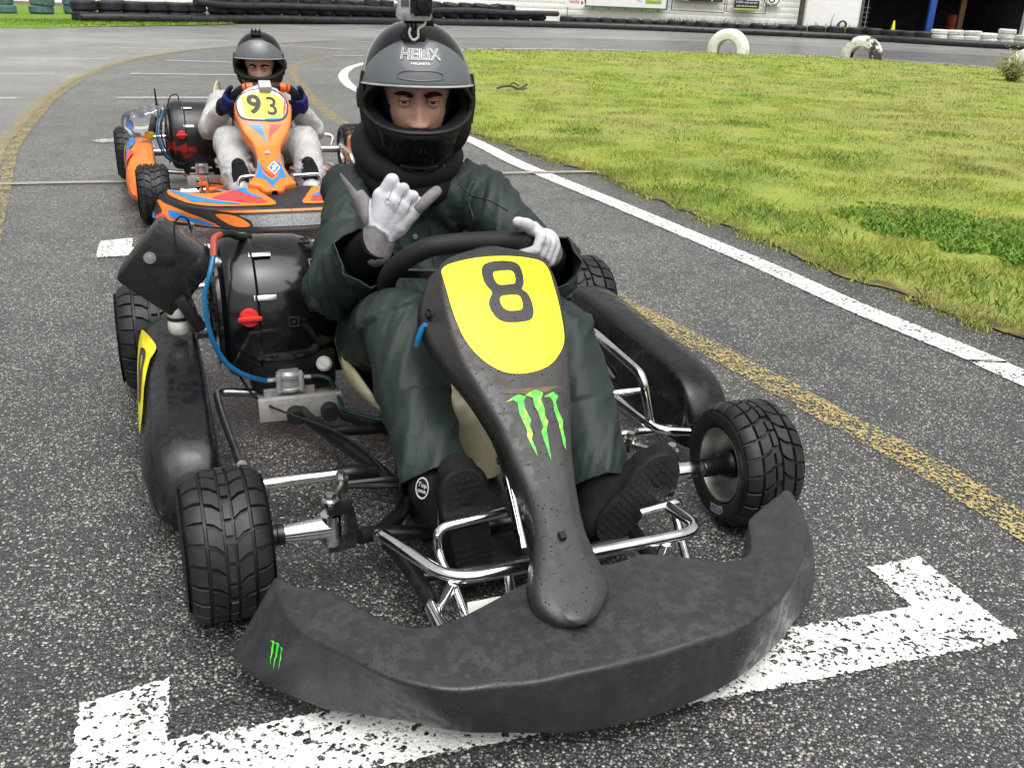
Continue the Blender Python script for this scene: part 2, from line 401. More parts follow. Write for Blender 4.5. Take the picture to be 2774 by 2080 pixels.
def sheet(name, pts, z, mat, res=1.0, zn=0.0):
    me = poly_mesh([[pts]], lambda x, y: Vector((x, y, z+(noise.noise(Vector((x*1.3, y*1.3, 3)))*zn if zn else 0))), res)
    o = mk(name, me, mat, None, 180); 
    if len(me.polygons) and me.polygons[0].normal.z < 0: me.flip_normals()
    return tag(o, kind='structure')
def ribbon(name, path, w, z, mat, jit=.005, step=.012, n=10, smooth=True, label=None):
    P = catmull([(p[0], p[1], 0) for p in path], n) if smooth else [Vector((p[0], p[1], 0)) for p in path]
    Q = []
    for i in range(len(P)-1):
        k = max(1, int((P[i+1]-P[i]).length/step)); Q += [P[i]+(P[i+1]-P[i])*j/k for j in range(k)]
    Q.append(P[-1]); vs = []; fs = []
    for i, p in enumerate(Q):
        t = (Q[min(i+1, len(Q)-1)]-Q[max(i-1, 0)]).normalized(); nn = Vector((-t.y, t.x, 0))
        a = w/2+noise.noise(p*110)*jit+noise.noise(p*30)*jit*.6; b = w/2+noise.noise(p*105+Vector((9, 9, 9)))*jit+noise.noise(p*28+Vector((5, 0, 0)))*jit*.6
        vs += [p-nn*a+Vector((0, 0, z)), p+nn*b+Vector((0, 0, z))]
    fs = [(2*i, 2*i+2, 2*i+3, 2*i+1) for i in range(len(Q)-1)]
    me = bpy.data.meshes.new(name); me.from_pydata([tuple(v) for v in vs], [], fs); me.update()
    if me.polygons[0].normal.z < 0: me.flip_normals()
    return tag(mk(name, me, mat, None, 180), label, kind='structure')

# ---- ground, road, grass beds
M_DIRT = plain('damp earth and dead grass', (.13, .105, .07), .9, 0, .2, .35, 1.5, .6, 40, .01, .05, (.07, .10, .02), .6, 3)
sheet('ground', [(-300, -60), (300, -60), (300, 500), (-300, 500)], -.012, M_DIRT, 60)
sheet('race_track', [(-40, -8), (40, -8), (40, 34), (17, 31.6), (13.2, 33.0), (8, 35.1), (4, 35.0), (.8, 34.2), (-2.3, 31.6), (-5, 28.6), (-7.6, 24.2), (-9.2, 20.8), (-10.4, 18.6), (-40, 12)], 0, M_AS, 6)
YL = [(-1.2, 1.0), (-1.9, 3.0), (-2.45, 4.2), (-2.91, 5.17), (-3.2, 5.8), (-3.66, 6.98), (-4.19, 8.44), (-4.77, 10.4), (-5.15, 12.36), (-5.25, 14.3), (-5.0, 16.1), (-4.4, 18.2), (-3.3, 20.5), (-1.5, 23), (1, 25), (5, 26.6), (9, 26.4)]
sheet('race_track_older_surface', [(p.x, p.y) for p in catmull([(a, b, 0) for a, b in YL[3:]], 5)]+[(14, 24), (30, 20), (39, 30), (17, 31.5), (13.2, 32.9), (8, 35.0), (4, 34.9), (.8, 34.1), (-2.3, 31.5), (-5, 28.5), (-7.6, 24.1), (-9.2, 20.7), (-10.4, 18.5), (-30, 13), (-30, 2), (-4.6, 3.6)], .003, M_AS2, 3)
GE = [(2.6, 1.2), (2.1, 2.1), (1.7, 2.91), (1.6, 3.1), (1.45, 3.41), (1.25, 3.75), (1.1, 4.23), (.77, 4.9), (.49, 5.69), (.19, 6.13), (-.14, 6.81), (-.37, 7.28), (-.95, 8.8), (-1.45, 10), (-1.8, 11.5), (-1.9, 13), (-1.72, 15), (-1.4, 16.8), (-1.02, 17.9), (-.15, 18.9), (1.36, 19.8), (2.97, 20.4), (4.99, 21.0), (6.18, 21.2), (7.47, 20.8), (8.45, 20.2), (9.5, 19.2), (11.5, 16.6), (13, 13), (13, 8), (11, 3), (7, .5), (4, .4)]
def _jag(P, a=.03, f=6.0, n=14):
    Q = catmull([(x, y, 0) for x, y in P], n, True); out = []
    for p in Q: out.append((p.x+noise.noise(p*f)*a*2+noise.noise(p*f*3.7)*a, p.y+noise.noise(p*f+Vector((7, 3, 1)))*a*2+noise.noise(p*f*3.7+Vector((1, 2, 3)))*a))
    return out
GEJ = _jag(GE)
def grass_mat(name, blades=False, green=False):
    b = NB(name); g = b.n('ShaderNodeNewGeometry').outputs['Position']
    n0 = b.noise(.35, 4, .6, g); n1 = b.noise(1.3, 5, .65, g); n2 = b.noise(6, 5, .7, g); n3 = b.noise(55, 4, .7, g)
    c = b.ramp(n1, [(.32, (.135, .20, .022)), (.46, (.20, .255, .026)), (.60, (.26, .285, .034)), (.74, (.26, .245, .055))])
    c = b.mix(b.ramp(n0, [(.46, 0), (.62, .75)]), c, (.255, .245, .05))
    c = b.mix(b.ramp(n2, [(.55, 0), (.70, .6)]), c, (.17, .14, .045))
    c = b.mix(b.ramp(n2, [(.28, .4), (.40, 0)]), c, (.12, .20, .02))
    c = b.mix(1, c, (1.14, 1.15, 1.9) if not green else (.62, .92, .8), 'MULTIPLY')
    c = b.mix(1, c, b.ramp(n3, [(.3, .80), (.7, 1.18)]), 'MULTIPLY')
    if blades:
        at = b.n('ShaderNodeAttribute', attribute_name='rnd'); c = b.mix(1, c, b.ramp(at.outputs['Fac'], [(0, .82), (.6, 1.08), (1, (1.3, 1.25, 1.0))]), 'MULTIPLY')
        b.set(col=c, rough=.6, spec=.25)
    else:
        ed = b.n('ShaderNodeAttribute', attribute_name='edge').outputs['Fac']; k_ = b.ramp(b.math('ADD', ed, b.math('MULTIPLY', b.math('SUBTRACT', n2, .5), .9)), [(.10, .85), (.34, 0)]); soil = b.ramp(b.noise(14, 5, .7, g), [(.38, (.075, .06, .045)), (.52, (.16, .12, .05)), (.62, (.24, .22, .03))]); c = b.mix(k_, c, soil)
        b.set(col=c, rough=.85, spec=.2, normal=b.bump(n3, .9, .012))
    return b.m
M_GR = grass_mat('mossy grass turf'); M_GB = grass_mat('grass blades', True); M_GR2 = grass_mat('green verge turf', False, True); M_GB2_ = grass_mat('green verge blades', True, True)
def edge_d(P, x, y):
    A = np.asarray(P); B = np.roll(A, -1, 0); d = B-A; q = np.array([x, y])-A; t = np.clip((q*d).sum(1)/np.maximum((d*d).sum(1), 1e-12), 0, 1); return float(np.sqrt(((q-d*t[:, None])**2).sum(1).min()))
def turf(name, pts, z, res, mat=None):
    def zf(x, y): 
        p = Vector((x, y, 0)); e = min(1, edge_d(pts, x, y)/.35); return Vector((x, y, .0055*(1-e)+e*z+e*(max(-.012, .012*noise.noise(p*2.1)+.03*noise.noise(p*.45)))))
    me = poly_mesh([[pts]], zf, res)
    if me.polygons[0].normal.z < 0: me.flip_normals()
    at = me.attributes.new('edge', 'FLOAT', 'POINT'); at.data.foreach_set('value', np.array([min(1.0, edge_d(pts, v.co.x, v.co.y)/.30) for v in me.vertices], np.float32))
    return tag(mk(name, me, mat or M_GR, None, 180), kind='structure')
turf('grass_infield', GEJ, .022, .22)
VG = [(-34, 12.9), (-18, 16.4), (-10.3, 18.9), (-9.25, 20.9), (-8.5, 22.6), (-7.9, 24.0), (-7.6, 25.6), (-8.2, 28), (-9.5, 30), (-14, 33), (-34, 36)]
turf('grass_verge', _jag(VG, .05, 3, 6), .022, .8, M_GR2)

ribbon('yellow_line', YL, .15, .006, M_YP)
ribbon('yellow_line', [(1.42, .7), (1.28, 1.2), (1.10, 1.70), (1.0, 1.96), (.855, 2.24), (.69, 2.57), (.515, 2.89), (.335, 3.24), (.22, 3.66), (-.3, 4.9), (-1.25, 7.15), (-1.47, 7.6), (-1.9, 8.8), (-2.35, 10.2), (-2.75, 11.5), (-3.1, 13.2), (-3.0, 15)], .108, .003, M_YP)
WLN = [(1.72, 2.1), (1.5, 2.64), (1.46, 2.75), (1.24, 3.20), (1.02, 3.74), (.755, 4.32), (.475, 4.93), (.17, 5.57), (-.06, 6.08), (-.35, 6.85), (-.9, 8.1), (-1.75, 10.1), (-2.0, 10.85), (-2.2, 11.7), (-2.32, 12.6), (-2.33, 13.5), (-2.15, 15), (-1.75, 16.9), (-1.25, 18.2), (-.3, 19.3), (1.3, 20.2), (3, 20.8), (5, 21.4), (6.3, 21.5), (7.7, 21.1), (9, 20.3), (10.5, 18.8)]
ribbon('white_edge_line', WLN, .115, .0035, M_WL)
ribbon('white_edge_line', [(-13, 13.2), (-9.2, 14.2), (-7.6, 15.6), (-6.6, 18.0), (-5.9, 20.4), (-4.6, 23.4), (-2.6, 26.3)], .06, .0065, M_WPF, .02)
ribbon('white_edge_line', [(-4, 29.2), (-1.6, 31.0), (1, 32.8), (4, 33.9), (8, 34.1), (12, 32.4), (16, 30.6), (20, 29)], .1, .0065, M_WPF, .02)
ribbon('asphalt_seam', [(-2, 27.0), (1, 28.4), (5, 29.0), (9, 28.4), (13, 26.8), (18, 24)], .09, .0055, flat('tar seam', (.025, .025, .026), .5), .02)
# starting boxes
def bracket(a, b, leg=.15, w=.125, mat=None, both=True):
    """open starting box in front of a kart: front bar a->b with two short legs behind it, one painted mark"""
    a = Vector((a[0], a[1], 0)); b = Vector((b[0], b[1], 0)); d = (b-a).normalized(); n = Vector((-d.y, d.x, 0))
    ring = [a-d*w-n*w, b+d*w-n*w, b+d*w+n*leg, b+n*(leg*.95), b, a, a+n*leg, a-d*w+n*(leg*.8)]
    J = []
    for i in range(len(ring)):
        p, q = ring[i], ring[(i+1) % len(ring)]; k = max(1, int((q-p).length/.006))
        for j in range(k):
            s = p+(q-p)*j/k; J.append((s.x+noise.noise(s*160)*.007, s.y+noise.noise(s*160+Vector((4, 4, 4)))*.007))
    me = poly_mesh([[J]], lambda x, y: Vector((x, y, .003)), .15)
    if me.polygons[0].normal.z < 0: me.flip_normals()
    return tag(mk('starting_box_mark', me, mat or M_WP, None, 180), kind='structure')
bracket((-.47, 1.005), (.745, 1.40), .135)
bracket((-1.55, 3.60), (-.30, 4.05), .16)
for a, b in (((-5.75, 10.1), (-5.13, 10.5)), ((-4.6, 8.02), (-4.38, 8.27)), ((-4.45, 10.86), (-3.1, 11.32)), ((-3.65, 8.55), (-2.5, 9.02)), ((-6.57, 14.85), (-5.44, 15.12)), ((-6.5, 12.14), (-5.44, 12.7)), ((-4.78, 12.9), (-3.6, 13.08)), ((-4.4, 17.2), (-3.06, 16.8)), ((-2.78, 6.12), (-2.62, 6.36)), ((-3.0, 15.2), (-2.5, 15.35)), ((-6.4, 17.6), (-5.2, 17.9)), ((-3.9, 19.6), (-2.4, 19.3))):
    ribbon('starting_box_mark', [a, b], .13, .0062, M_WPF if b[1] > 6 else M_WP, .012, .03, 4)
ribbon('timing_strip', [(-6, 3.52), (-2.64, 4.70), (-2.06, 4.9), (-.01, 5.63), (.52, 5.80)], .062, .0075, plain('pale concrete strip', (.30, .28, .24), .8, 0, .3, .2, 12, .3, 90, .002, .05, (.13, .12, .1), .5, 6), .003)

# ---- grass blades and low plants
def inside(P, x, y):
    x = np.asarray(x); y = np.asarray(y); r = np.zeros(x.shape, bool); n = len(P)
    for i in range(n):
        x1, y1 = P[i]; x2, y2 = P[(i+1) % n]
        c = ((y1 > y) != (y2 > y)); r ^= c & (x < (x2-x1)*(y-y1)/((y2-y1) if abs(y2-y1) > 1e-9 else 1e-9)+x1)
    return r
def blades(name, x, y, h, wd, lean, z0, mat, seed=1, label=None, cat=None):
    g = np.random.default_rng(seed); n = len(x); a = g.uniform(0, 2*np.pi, n); b = g.uniform(0, 2*np.pi, n); L = lean*g.uniform(.2, 1, n)*h
    px = np.cos(a)*wd/2; py = np.sin(a)*wd/2; dx = np.cos(b)*L; dy = np.sin(b)*L
    z = np.full(n, z0) if np.isscalar(z0) else z0
    v = np.empty((n, 4, 3)); v[:, 0] = np.c_[x-px, y-py, z-.004]; v[:, 1] = np.c_[x+px, y+py, z-.004]
    v[:, 2] = np.c_[x+dx*.45+px*.7, y+dy*.45+py*.7, z+h*.6]; v[:, 3] = np.c_[x+dx, y+dy, z+h]
    f = np.empty((n, 2, 3), np.int32); i0 = np.arange(n)*4; f[:, 0] = np.c_[i0, i0+1, i0+2]; f[:, 1] = np.c_[i0, i0+2, i0+3]
    me = bpy.data.meshes.new(name); me.vertices.add(n*4); me.vertices.foreach_set('co', v.reshape(-1)); me.loops.add(n*6); me.loops.foreach_set('vertex_index', f.reshape(-1))
    me.polygons.add(n*2); me.polygons.foreach_set('loop_start', np.arange(n*2, dtype=np.int32)*3)
    at = me.attributes.new('rnd', 'FLOAT', 'POINT'); at.data.foreach_set('value', np.repeat(g.random(n), 4).astype(np.float32)); me.update(calc_edges=True); me.validate()
    me.materials.append(mat); o = bpy.data.objects.new(name, me); COL.objects.link(o)
    return tag(o, label, cat, kind='stuff')
g = np.random.default_rng(3); X = []; Y = []; H_ = []; W_ = []
for (y0, y1, dens, hh, ww) in ((2.2, 4.5, 9000, .014, .0026), (4.5, 7, 5500, .014, .004), (7, 11, 2000, .014, .007), (11, 16, 700, .015, .012), (16, 22, 300, .017, .02)):
    x0, x1 = -2.2, min(13, y1*.62+.9); n = int((x1-x0)*(y1-y0)*dens); x = g.uniform(x0, x1, n); y = g.uniform(y0, y1, n)
    k = inside(GEJ, x, y) & (x < y*.66+.5) & (x > -.1*y-1.0); x = x[k]; y = y[k]
    cl = np.array([noise.noise(Vector((a*3.1, b*3.1, 1))) for a, b in zip(x, y)]); k = (cl+g.uniform(-.4, .6, len(x))) > -.12; x = x[k]; y = y[k]; cl = cl[k]
    X.append(x); Y.append(y); H_.append(hh*g.uniform(.5, 1.5, len(x))*(1+cl*1.2)); W_.append(np.full(len(x), ww)*g.uniform(.7, 1.3, len(x)))
X = np.concatenate(X); Y = np.concatenate(Y); H_ = np.concatenate(H_); W_ = np.concatenate(W_)
Z = .022+np.array([.012*noise.noise(Vector((a, b, 0))*2.1)+.03*noise.noise(Vector((a, b, 0))*.45) for a, b in zip(X, Y)])
blades('grass', X, Y, np.abs(H_), W_, 1.1, Z, M_GB, 5, 'short yellow green grass covering the infield', 'grass')
ex, ey = None, None
def _edge_blades():
    g2 = np.random.default_rng(77); Q = [p for p in GEJ if p[1] < 12 and p[0] < 3 and p[1] > 2.2]; i = g2.integers(0, len(Q)-1, 9000); P = np.array(Q); t = g2.random(9000)[:, None]; A = P[i]; B = P[np.minimum(i+1, len(Q)-1)]; ok = np.hypot(*(A-B).T) < .4; p = (A+(B-A)*t)[ok]; p = p+g2.normal(0, .035, p.shape); n_ = np.array([noise.noise(Vector((a*5, b*5, 2))) for a, b in p]); p = p[n_+g2.uniform(-.3, .3, len(p)) > .05]
    blades('grass', p[:, 0], p[:, 1], g2.uniform(.006, .02, len(p)), g2.uniform(.003, .008, len(p)), 1.5, .006, M_GB, 21, 'thin mossy tufts creeping over the tarmac edge of the infield', 'grass')
_edge_blades()
# weeds along the foot of the tyre barrier and on the verge
def near_path(P, n, spread, seed):
    g = np.random.default_rng(seed); Q = catmull([(a, b, 0) for a, b in P], 12); i = g.integers(0, len(Q)-1, n); t = g.random(n)
    a = np.array([(Q[k].x, Q[k].y) for k in i]); b = np.array([(Q[k+1].x, Q[k+1].y) for k in i]); p = a+(b-a)*t[:, None]; return p[:, 0]+g.normal(0, spread, n), p[:, 1]+g.normal(0, spread, n)
BAR = [(-10.75, 23.6), (-9.15, 25.2), (-7.3, 27.8), (-4.9, 30.1), (-2.3, 32.4), (.8, 34.5), (4, 35.6), (8, 35.6), (11.2, 35), (13.3, 33.4), (15.8, 32), (18.5, 30.6)]
BAR = [(a*.955, b*.955) for a, b in BAR]
gx, gy = near_path([(-18, 18.3), (-12, 21.4), (-9.4, 23.8), (-7.6, 27.0)], 16000, .9, 8); k = inside(VG, gx, gy) & (gy < 23.5+(gx+10.75)*.95)
blades('grass', gx[k], gy[k], np.random.default_rng(1).uniform(.02, .05, k.sum()), np.full(k.sum(), .03), 1.0, .012, M_GB2_, 9, 'bright green grass on the verge by the tyre barrier', 'grass')
# dark clover patch in the infield
M_CL = plain('clover leaf', (.13, .24, .03), .6, 0, .3, .3, 30)
cp = [(1.62, 4.85), (1.9, 5.05), (2.3, 4.9), (2.75, 4.5), (3.1, 4.0), (3.2, 3.5), (2.9, 3.4), (2.55, 3.55), (2.2, 3.75), (1.95, 4.1), (1.7, 4.5)]
n = 30000; x = g.uniform(1.5, 3.3, n); y = g.uniform(3.3, 5.2, n); k = inside(cp, x+np.array([noise.noise(Vector((a*6, b*6, 4)))*.25 for a, b in zip(x, y)]), y) & (g.random(n) < .8); x = x[k]; y = y[k]
blades('clover', x, y, g.uniform(.008, .026, len(x)), g.uniform(.008, .018, len(x)), 2.0, .024, M_CL, 11, 'dark green clover patch at the right of the infield grass', 'clover')
x = np.concatenate([np.random.default_rng(q).normal(a, .12, 260) for q, (a, b) in enumerate(((1.35, 4.35), (1.5, 3.75), (.9, 5.2), (2.2, 6.6), (3.6, 8.2), (1.9, 8.4), (.4, 7.4), (1.9, 3.2), (2.4, 5.6), (4.4, 12), (1.6, 5.9), (1.75, 3.5), (1.2, 4.7)))])
y = np.concatenate([np.random.default_rng(q+90).normal(b, .12, 260) for q, (a, b) in enumerate(((1.35, 4.35), (1.5, 3.75), (.9, 5.2), (2.2, 6.6), (3.6, 8.2), (1.9, 8.4), (.4, 7.4), (1.9, 3.2), (2.4, 5.6), (4.4, 12), (1.6, 5.9), (1.75, 3.5), (1.2, 4.7)))])
k = inside(GEJ, x, y); x = x[k]; y = y[k]
blades('weeds', x, y, np.random.default_rng(6).uniform(.015, .035, len(x)), np.full(len(x), .006), 1.4, .024, plain('weed leaf', (.13, .22, .03), .55, 0, .3, .3, 20), 12, 'small tufts of greener weeds in the infield grass', 'weeds')
gx, gy = near_path([(5, 37.3), (8, 37.4), (11, 37.3), (12.3, 37.2)], 420, .15, 4)
blades('weeds', gx, gy, np.random.default_rng(2).uniform(.25, .50, len(gx)), np.full(len(gx), .045), .6, 0.0, plain('dry weed', (.16, .17, .03), .7, 0, .3, .4, 3), 13, 'weeds growing along the foot of the white wall', 'weeds')
gx, gy = near_path([(-7.6, 27.6), (-5.2, 30), (-2.4, 32.4), (.8, 34.3), (8, 35.0)], 350, .10, 5)
blades('weeds', gx, gy, np.random.default_rng(2).uniform(.02, .07, len(gx)), np.full(len(gx), .04), 1.2, 0.0, M_GB, 14, 'sparse weeds at the foot of the bottom barrier pipe', 'weeds')
# litter on the grass: twig and pale stones
tw = MB(); P0 = Vector((-.14, 10.45, .05))
tw.tube(catmull([P0+Vector(q) for q in ((-.16, 0, 0), (-.08, .03, .02), (0, -.02, .03), (.08, .03, 0), (.17, .06, .05))], 4), [.012]*17, 6)
tw.tube([P0+Vector((-.05, .02, .02)), P0+Vector((.02, .08, .06)), P0+Vector((.08, .07, .03))], .009, 5); tw.tube([P0+Vector((.08, .03, 0)), P0+Vector((.12, -.05, .0)), P0+Vector((.17, -.04, .02))], .008, 5)
tag(tw.build('fallen_twig', plain('grey bark', (.09, .075, .055), .9, 0, .2, .4, 30)), 'dry forked twig lying on the grass right of the big helmet', 'twig')

# ---- tyre barrier
def car_tyre(R=.29, W=.23, hole=.58, name='tyre'):
    pr = []; n = 9
    for i in range(n+1):
        a = -math.pi/2+math.pi*i/n; pr.append((R-.05+.05*math.cos(a), (W/2-.03)*(1 if a > 0 else -1)*(abs(math.sin(a))**.6)+.03*math.sin(a)))
    pr = [(R*hole, -W*.36), (R*(hole+.1), -W*.48)]+pr+[(R*(hole+.1), W*.48), (R*hole, W*.36), (R*(hole+.12), W*.30), (R*.88, W*.2), (R*.88, -W*.2), (R*(hole+.12), -W*.30)]
    mb = MB().lathe(pr, (0, 0, 0), 'z', 28, close=True)
    for k in range(28):   # shoulder blocks of the old tread
        a = 2*math.pi*k/28
        for s in (-1, 1): mb.box((R*math.cos(a)*.992, R*math.sin(a)*.992, s*W*.2), (.012, R*.15, W*.2), rot('Z', math.degrees(a)))
    return mb.mesh(name)
M_OT = plain('weathered black tyre', (.020, .020, .022), .6, 0, .4, .35, 6, .4, 60, .004, .1, (.06, .06, .055), .4, 3)
M_WT = plain('tyre painted white', (.66, .68, .62), .7, 0, .3, .15, 5, .4, 50, .004, .1, (.18, .20, .14), .7, 2.2)
M_TT = plain('tyre painted teal', (.11, .19, .20), .7, 0, .3, .3, 5, .4, 50, .004, .1, (.035, .035, .035), .85, 3.5)
T_BIG = car_tyre(.295, .235); T_MED = car_tyre(.265, .215); T_SML = car_tyre(.245, .21); T_W = car_tyre(.265, .155); T_T = car_tyre(.30, .21)
ORD = ['first', 'second', 'third', 'fourth', 'fifth', 'sixth', 'seventh', 'eighth', 'ninth', 'tenth', 'eleventh', 'twelfth', 'thirteenth', 'fourteenth', 'fifteenth', 'sixteenth', 'seventeenth', 'eighteenth', 'nineteenth', 'twentieth', 'twenty-first', 'twenty-second', 'twenty-third', 'twenty-fourth', 'twenty-fifth', 'twenty-sixth', 'twenty-seventh', 'twenty-eighth']
def along(P, step, s0=0, s1=None):
    Q = catmull([(a, b, 0) for a, b in P], 20); out = []; acc = 0; nxt = s0
    for i in range(len(Q)-1):
        L = (Q[i+1]-Q[i]).length
        while acc+L >= nxt:
            if s1 is not None and nxt > s1: return out
            t = (nxt-acc)/L; out.append((Q[i]+(Q[i+1]-Q[i])*t, (Q[i+1]-Q[i]).normalized(), nxt)); nxt += step
        acc += L
    return out
def tyre(me, loc, mat, label, group, tilt=(0, 0)):
    key = me.name+mat.name
    if key not in MAT:
        m2 = me.copy(); m2.materials.append(mat); m2.shade_smooth(); m2.set_sharp_from_angle(angle=math.radians(45)); MAT[key] = m2
    o = link('tyre', MAT[key]); o.location = loc; o.rotation_euler = (tilt[0], tilt[1], rnd.uniform(0, 6)); tag(o, label, 'tyre', group); return o
def back(p, t, d): n = Vector((-t.y, t.x, 0)); n = n if n.y > 0 else -n; return p+n*d
# left block: two layers of big black tyres
S1 = along(BAR, .585, .30, 3.6)
for i, (p, t, s) in enumerate(S1):
    for lv, nm in enumerate(('lower', 'upper')):
        q = back(p, t, .42); tyre(T_BIG, (q.x, q.y, .125+lv*.236), M_OT, f'big black tyre, {ORD[i]} from the left in the left barrier end, {nm} row', 'black tyres of the left barrier end', (rnd.uniform(-.03, .03), rnd.uniform(-.03, .03)))
# middle: two layers behind the pipes and loose tyres on top
S2 = along(BAR, .555, 3.95, 15.6)
for i, (p, t, s) in enumerate(S2):
    for lv, nm in enumerate(('bottom', 'middle')):
        q = back(p, t, .40); tyre(T_MED, (q.x, q.y, .11+lv*.216), M_OT, f'black tyre, {ORD[i]} from the left in the {nm} row behind the two barrier pipes', 'black tyres behind the barrier pipes', (rnd.uniform(-.03, .03), rnd.uniform(-.03, .03)))
    if i < 19:
        q = back(p, t, .45); tyre(T_MED, (q.x+rnd.uniform(-.05, .05), q.y, .545+rnd.uniform(-.012, .012)), M_OT, f'loose black tyre, {ORD[i]} from the left in the top row of the barrier', 'loose tyres on top of the barrier', (rnd.uniform(.02, .16), rnd.uniform(-.10, .10)))
# right: one layer behind the low pipe
S3 = along(BAR, .468, 16.1, 24.2)
for i, (p, t, s) in enumerate(S3):
    q = back(p, t, .38); tyre(T_SML, (q.x, q.y, .25+rnd.uniform(-.015, .02)), M_OT, f'black tyre, {ORD[i]} to the right of the end of the upper barrier pipe', 'single row of black tyres below the posters', (rnd.uniform(-.05, .09), rnd.uniform(-.06, .06)))
    tyre(T_SML, (q.x, q.y, .09), M_OT, f'black ground tyre, {ORD[i]} to the right of the end of the upper pipe', 'ground row of black tyres below the posters')
S4 = along(BAR, .575, 24.6, 28.4)
for i, (p, t, s) in enumerate(S4):
    q = back(p, t, .42); tyre(T_BIG, (q.x, q.y, .27+rnd.uniform(-.012, .012)), M_OT, f'wide black tyre, {ORD[i]} from the left in front of the dark garage', 'wide black tyres in front of the garage', (rnd.uniform(-.03, .05), rnd.uniform(-.03, .03)))
# white stacks at the right
W0 = Vector((13.3, 32.0, 0)); WD = Vector((.505, -.07, 0))
for i, cnt in enumerate((3, 3, 3, 3, 4, 3, 3, 3)):
    for lv in range(cnt):
        p = W0+WD*i+Vector((rnd.uniform(-.015, .015), rnd.uniform(-.02, .02), .10+lv*.148-(.05 if i in (3, 4) else 0)-(.06 if i > 4 else 0)))
        tyre(T_W, p, M_WT, f'white painted tyre, {ORD[lv]} up in the {ORD[i]} white stack from the blue post', 'white tyre stacks right of the blue post', (rnd.uniform(-.03, .03), rnd.uniform(-.03, .03)))
# teal tyres at the far left
for i, (x, y, cnt) in enumerate(((-13.45, 25.3, 3), (-12.75, 25.9, 3), (-12.15, 26.6, 2), (-11.75, 28.1, 2), (-14.2, 25.1, 3))):
    for lv in range(cnt): tyre(T_T, (x+rnd.uniform(-.04, .04), y, .13+lv*.205), M_TT, f'teal painted tyre, {ORD[lv]} up in the '+('second', 'third', 'fourth', 'fifth', 'first')[i]+' stack from the left edge', 'teal tyre stacks at the left', (rnd.uniform(-.05, .05), rnd.uniform(-.05, .05)))
# black pipes (rolled conveyor belt) along the barrier
M_PI = plain('black barrier pipe', (.020, .021, .024), .4, 0, .5, .3, 4, .2, 20, .01, .1, (.05, .05, .052), .4, 2.5)
def pipe(s0, s1, z, r, off, label, wob=.02, drop0=0, rise0=0):
    P = []; A = along(BAR, .3, s0, s1)
    for i, (p, t, s) in enumerate(A):
        q = back(p, t, off); P.append((q.x, q.y, z+wob*noise.noise(Vector((s*.45, z*9, 0)))*2+rise0*max(0, 1-(s-s0)/1.6)**2))
    mb = MB().tube(P, r, 12)
    for i, (p, t, s) in enumerate(A[::3]):   # bolt heads
        q = back(p, t, off-r*.98); mb.box((q.x, q.y, z+.03), (.04, .04, .04))
    return tag(mb.build('barrier_pipe', M_PI), label, 'barrier pipe', 'black pipes along the tyre barrier')
pipe(.05, 24.4, .105, .105, .06, 'long black pipe lying on the ground along the foot of the barrier', .012)
pipe(3.0, 15.9, .43, .085, .09, 'upper black pipe fixed along the middle of the tyre barrier', .022, 0, .10)
pipe(24.1, 27.2, .10, .10, -.04, 'short black ground pipe below the utility pole', .01)
pipe(27.0, 36.0, .10, .105, .05, 'black ground pipe below the garage and the white tyres', .012)

# half-buried truck tyres on the infield edge
def half_tyre(loc, rz, label, mat, R=.43, W=.28, tilt=0):
    pr = [(R*.48, -W*.34), (R*.54, -W*.5), (R*.76, -W*.54), (R*.93, -W*.44), (R*.99, -W*.30), (R, 0), (R*.99, W*.30), (R*.93, W*.44), (R*.76, W*.54), (R*.54, W*.5), (R*.48, W*.34), (R*.62, W*.3), (R*.86, W*.2), (R*.86, -W*.2), (R*.62, -W*.3)]
    mb = MB().lathe(pr, (0, 0, 0), 'y', 44, close=True)
    for gy_ in (-.055, 0, .055): mb.lathe([(R*1.0, gy_-.02), (R*1.012, gy_-.017), (R*1.012, gy_+.017), (R*1.0, gy_+.02)], (0, 0, 0), 'y', 44)
    o = mb.build('half_buried_tyre', mat); o.location = loc; o.rotation_euler = (tilt, 0, rz); return tag(o, label, 'tyre', 'half-buried white tyres on the infield')
def chipped(name, thr, amt):
    b = NB(name); n1 = b.noise(3.2, 6, .7); n2 = b.noise(22, 5, .7)
    c = b.ramp(b.noise(4, 5), [(.35, (.66, .67, .60)), (.65, (.80, .80, .76))]); c = b.mix(b.ramp(n2, [(.58, 0), (.72, .4)]), c, (.42, .44, .28))
    m = b.ramp(b.math('ADD', b.math('MULTIPLY', n1, .7), b.math('MULTIPLY', n2, .3)), [(thr, 0), (thr+.04, amt)]); c = b.mix(m, c, (.045, .045, .042))
    b.set(col=c, rough=.75, spec=.3, normal=b.bump(n2, .5, .01)); return b.m
half_tyre((4.24, 20.65, .07), math.radians(-26), 'half-buried white tyre nearest the driver with the camera helmet', chipped('white tyre paint', .60, .6))
half_tyre((7.20, 21.1, .03), math.radians(-38), 'half-buried tyre with peeling white paint, right of the clean one', chipped('peeling white tyre paint', .49, 1.0))
half_tyre((9.62, 18.75, 0), math.radians(-30), 'half-buried white tyre cut off by the right edge of the picture', chipped('white tyre paint b', .58, .8))
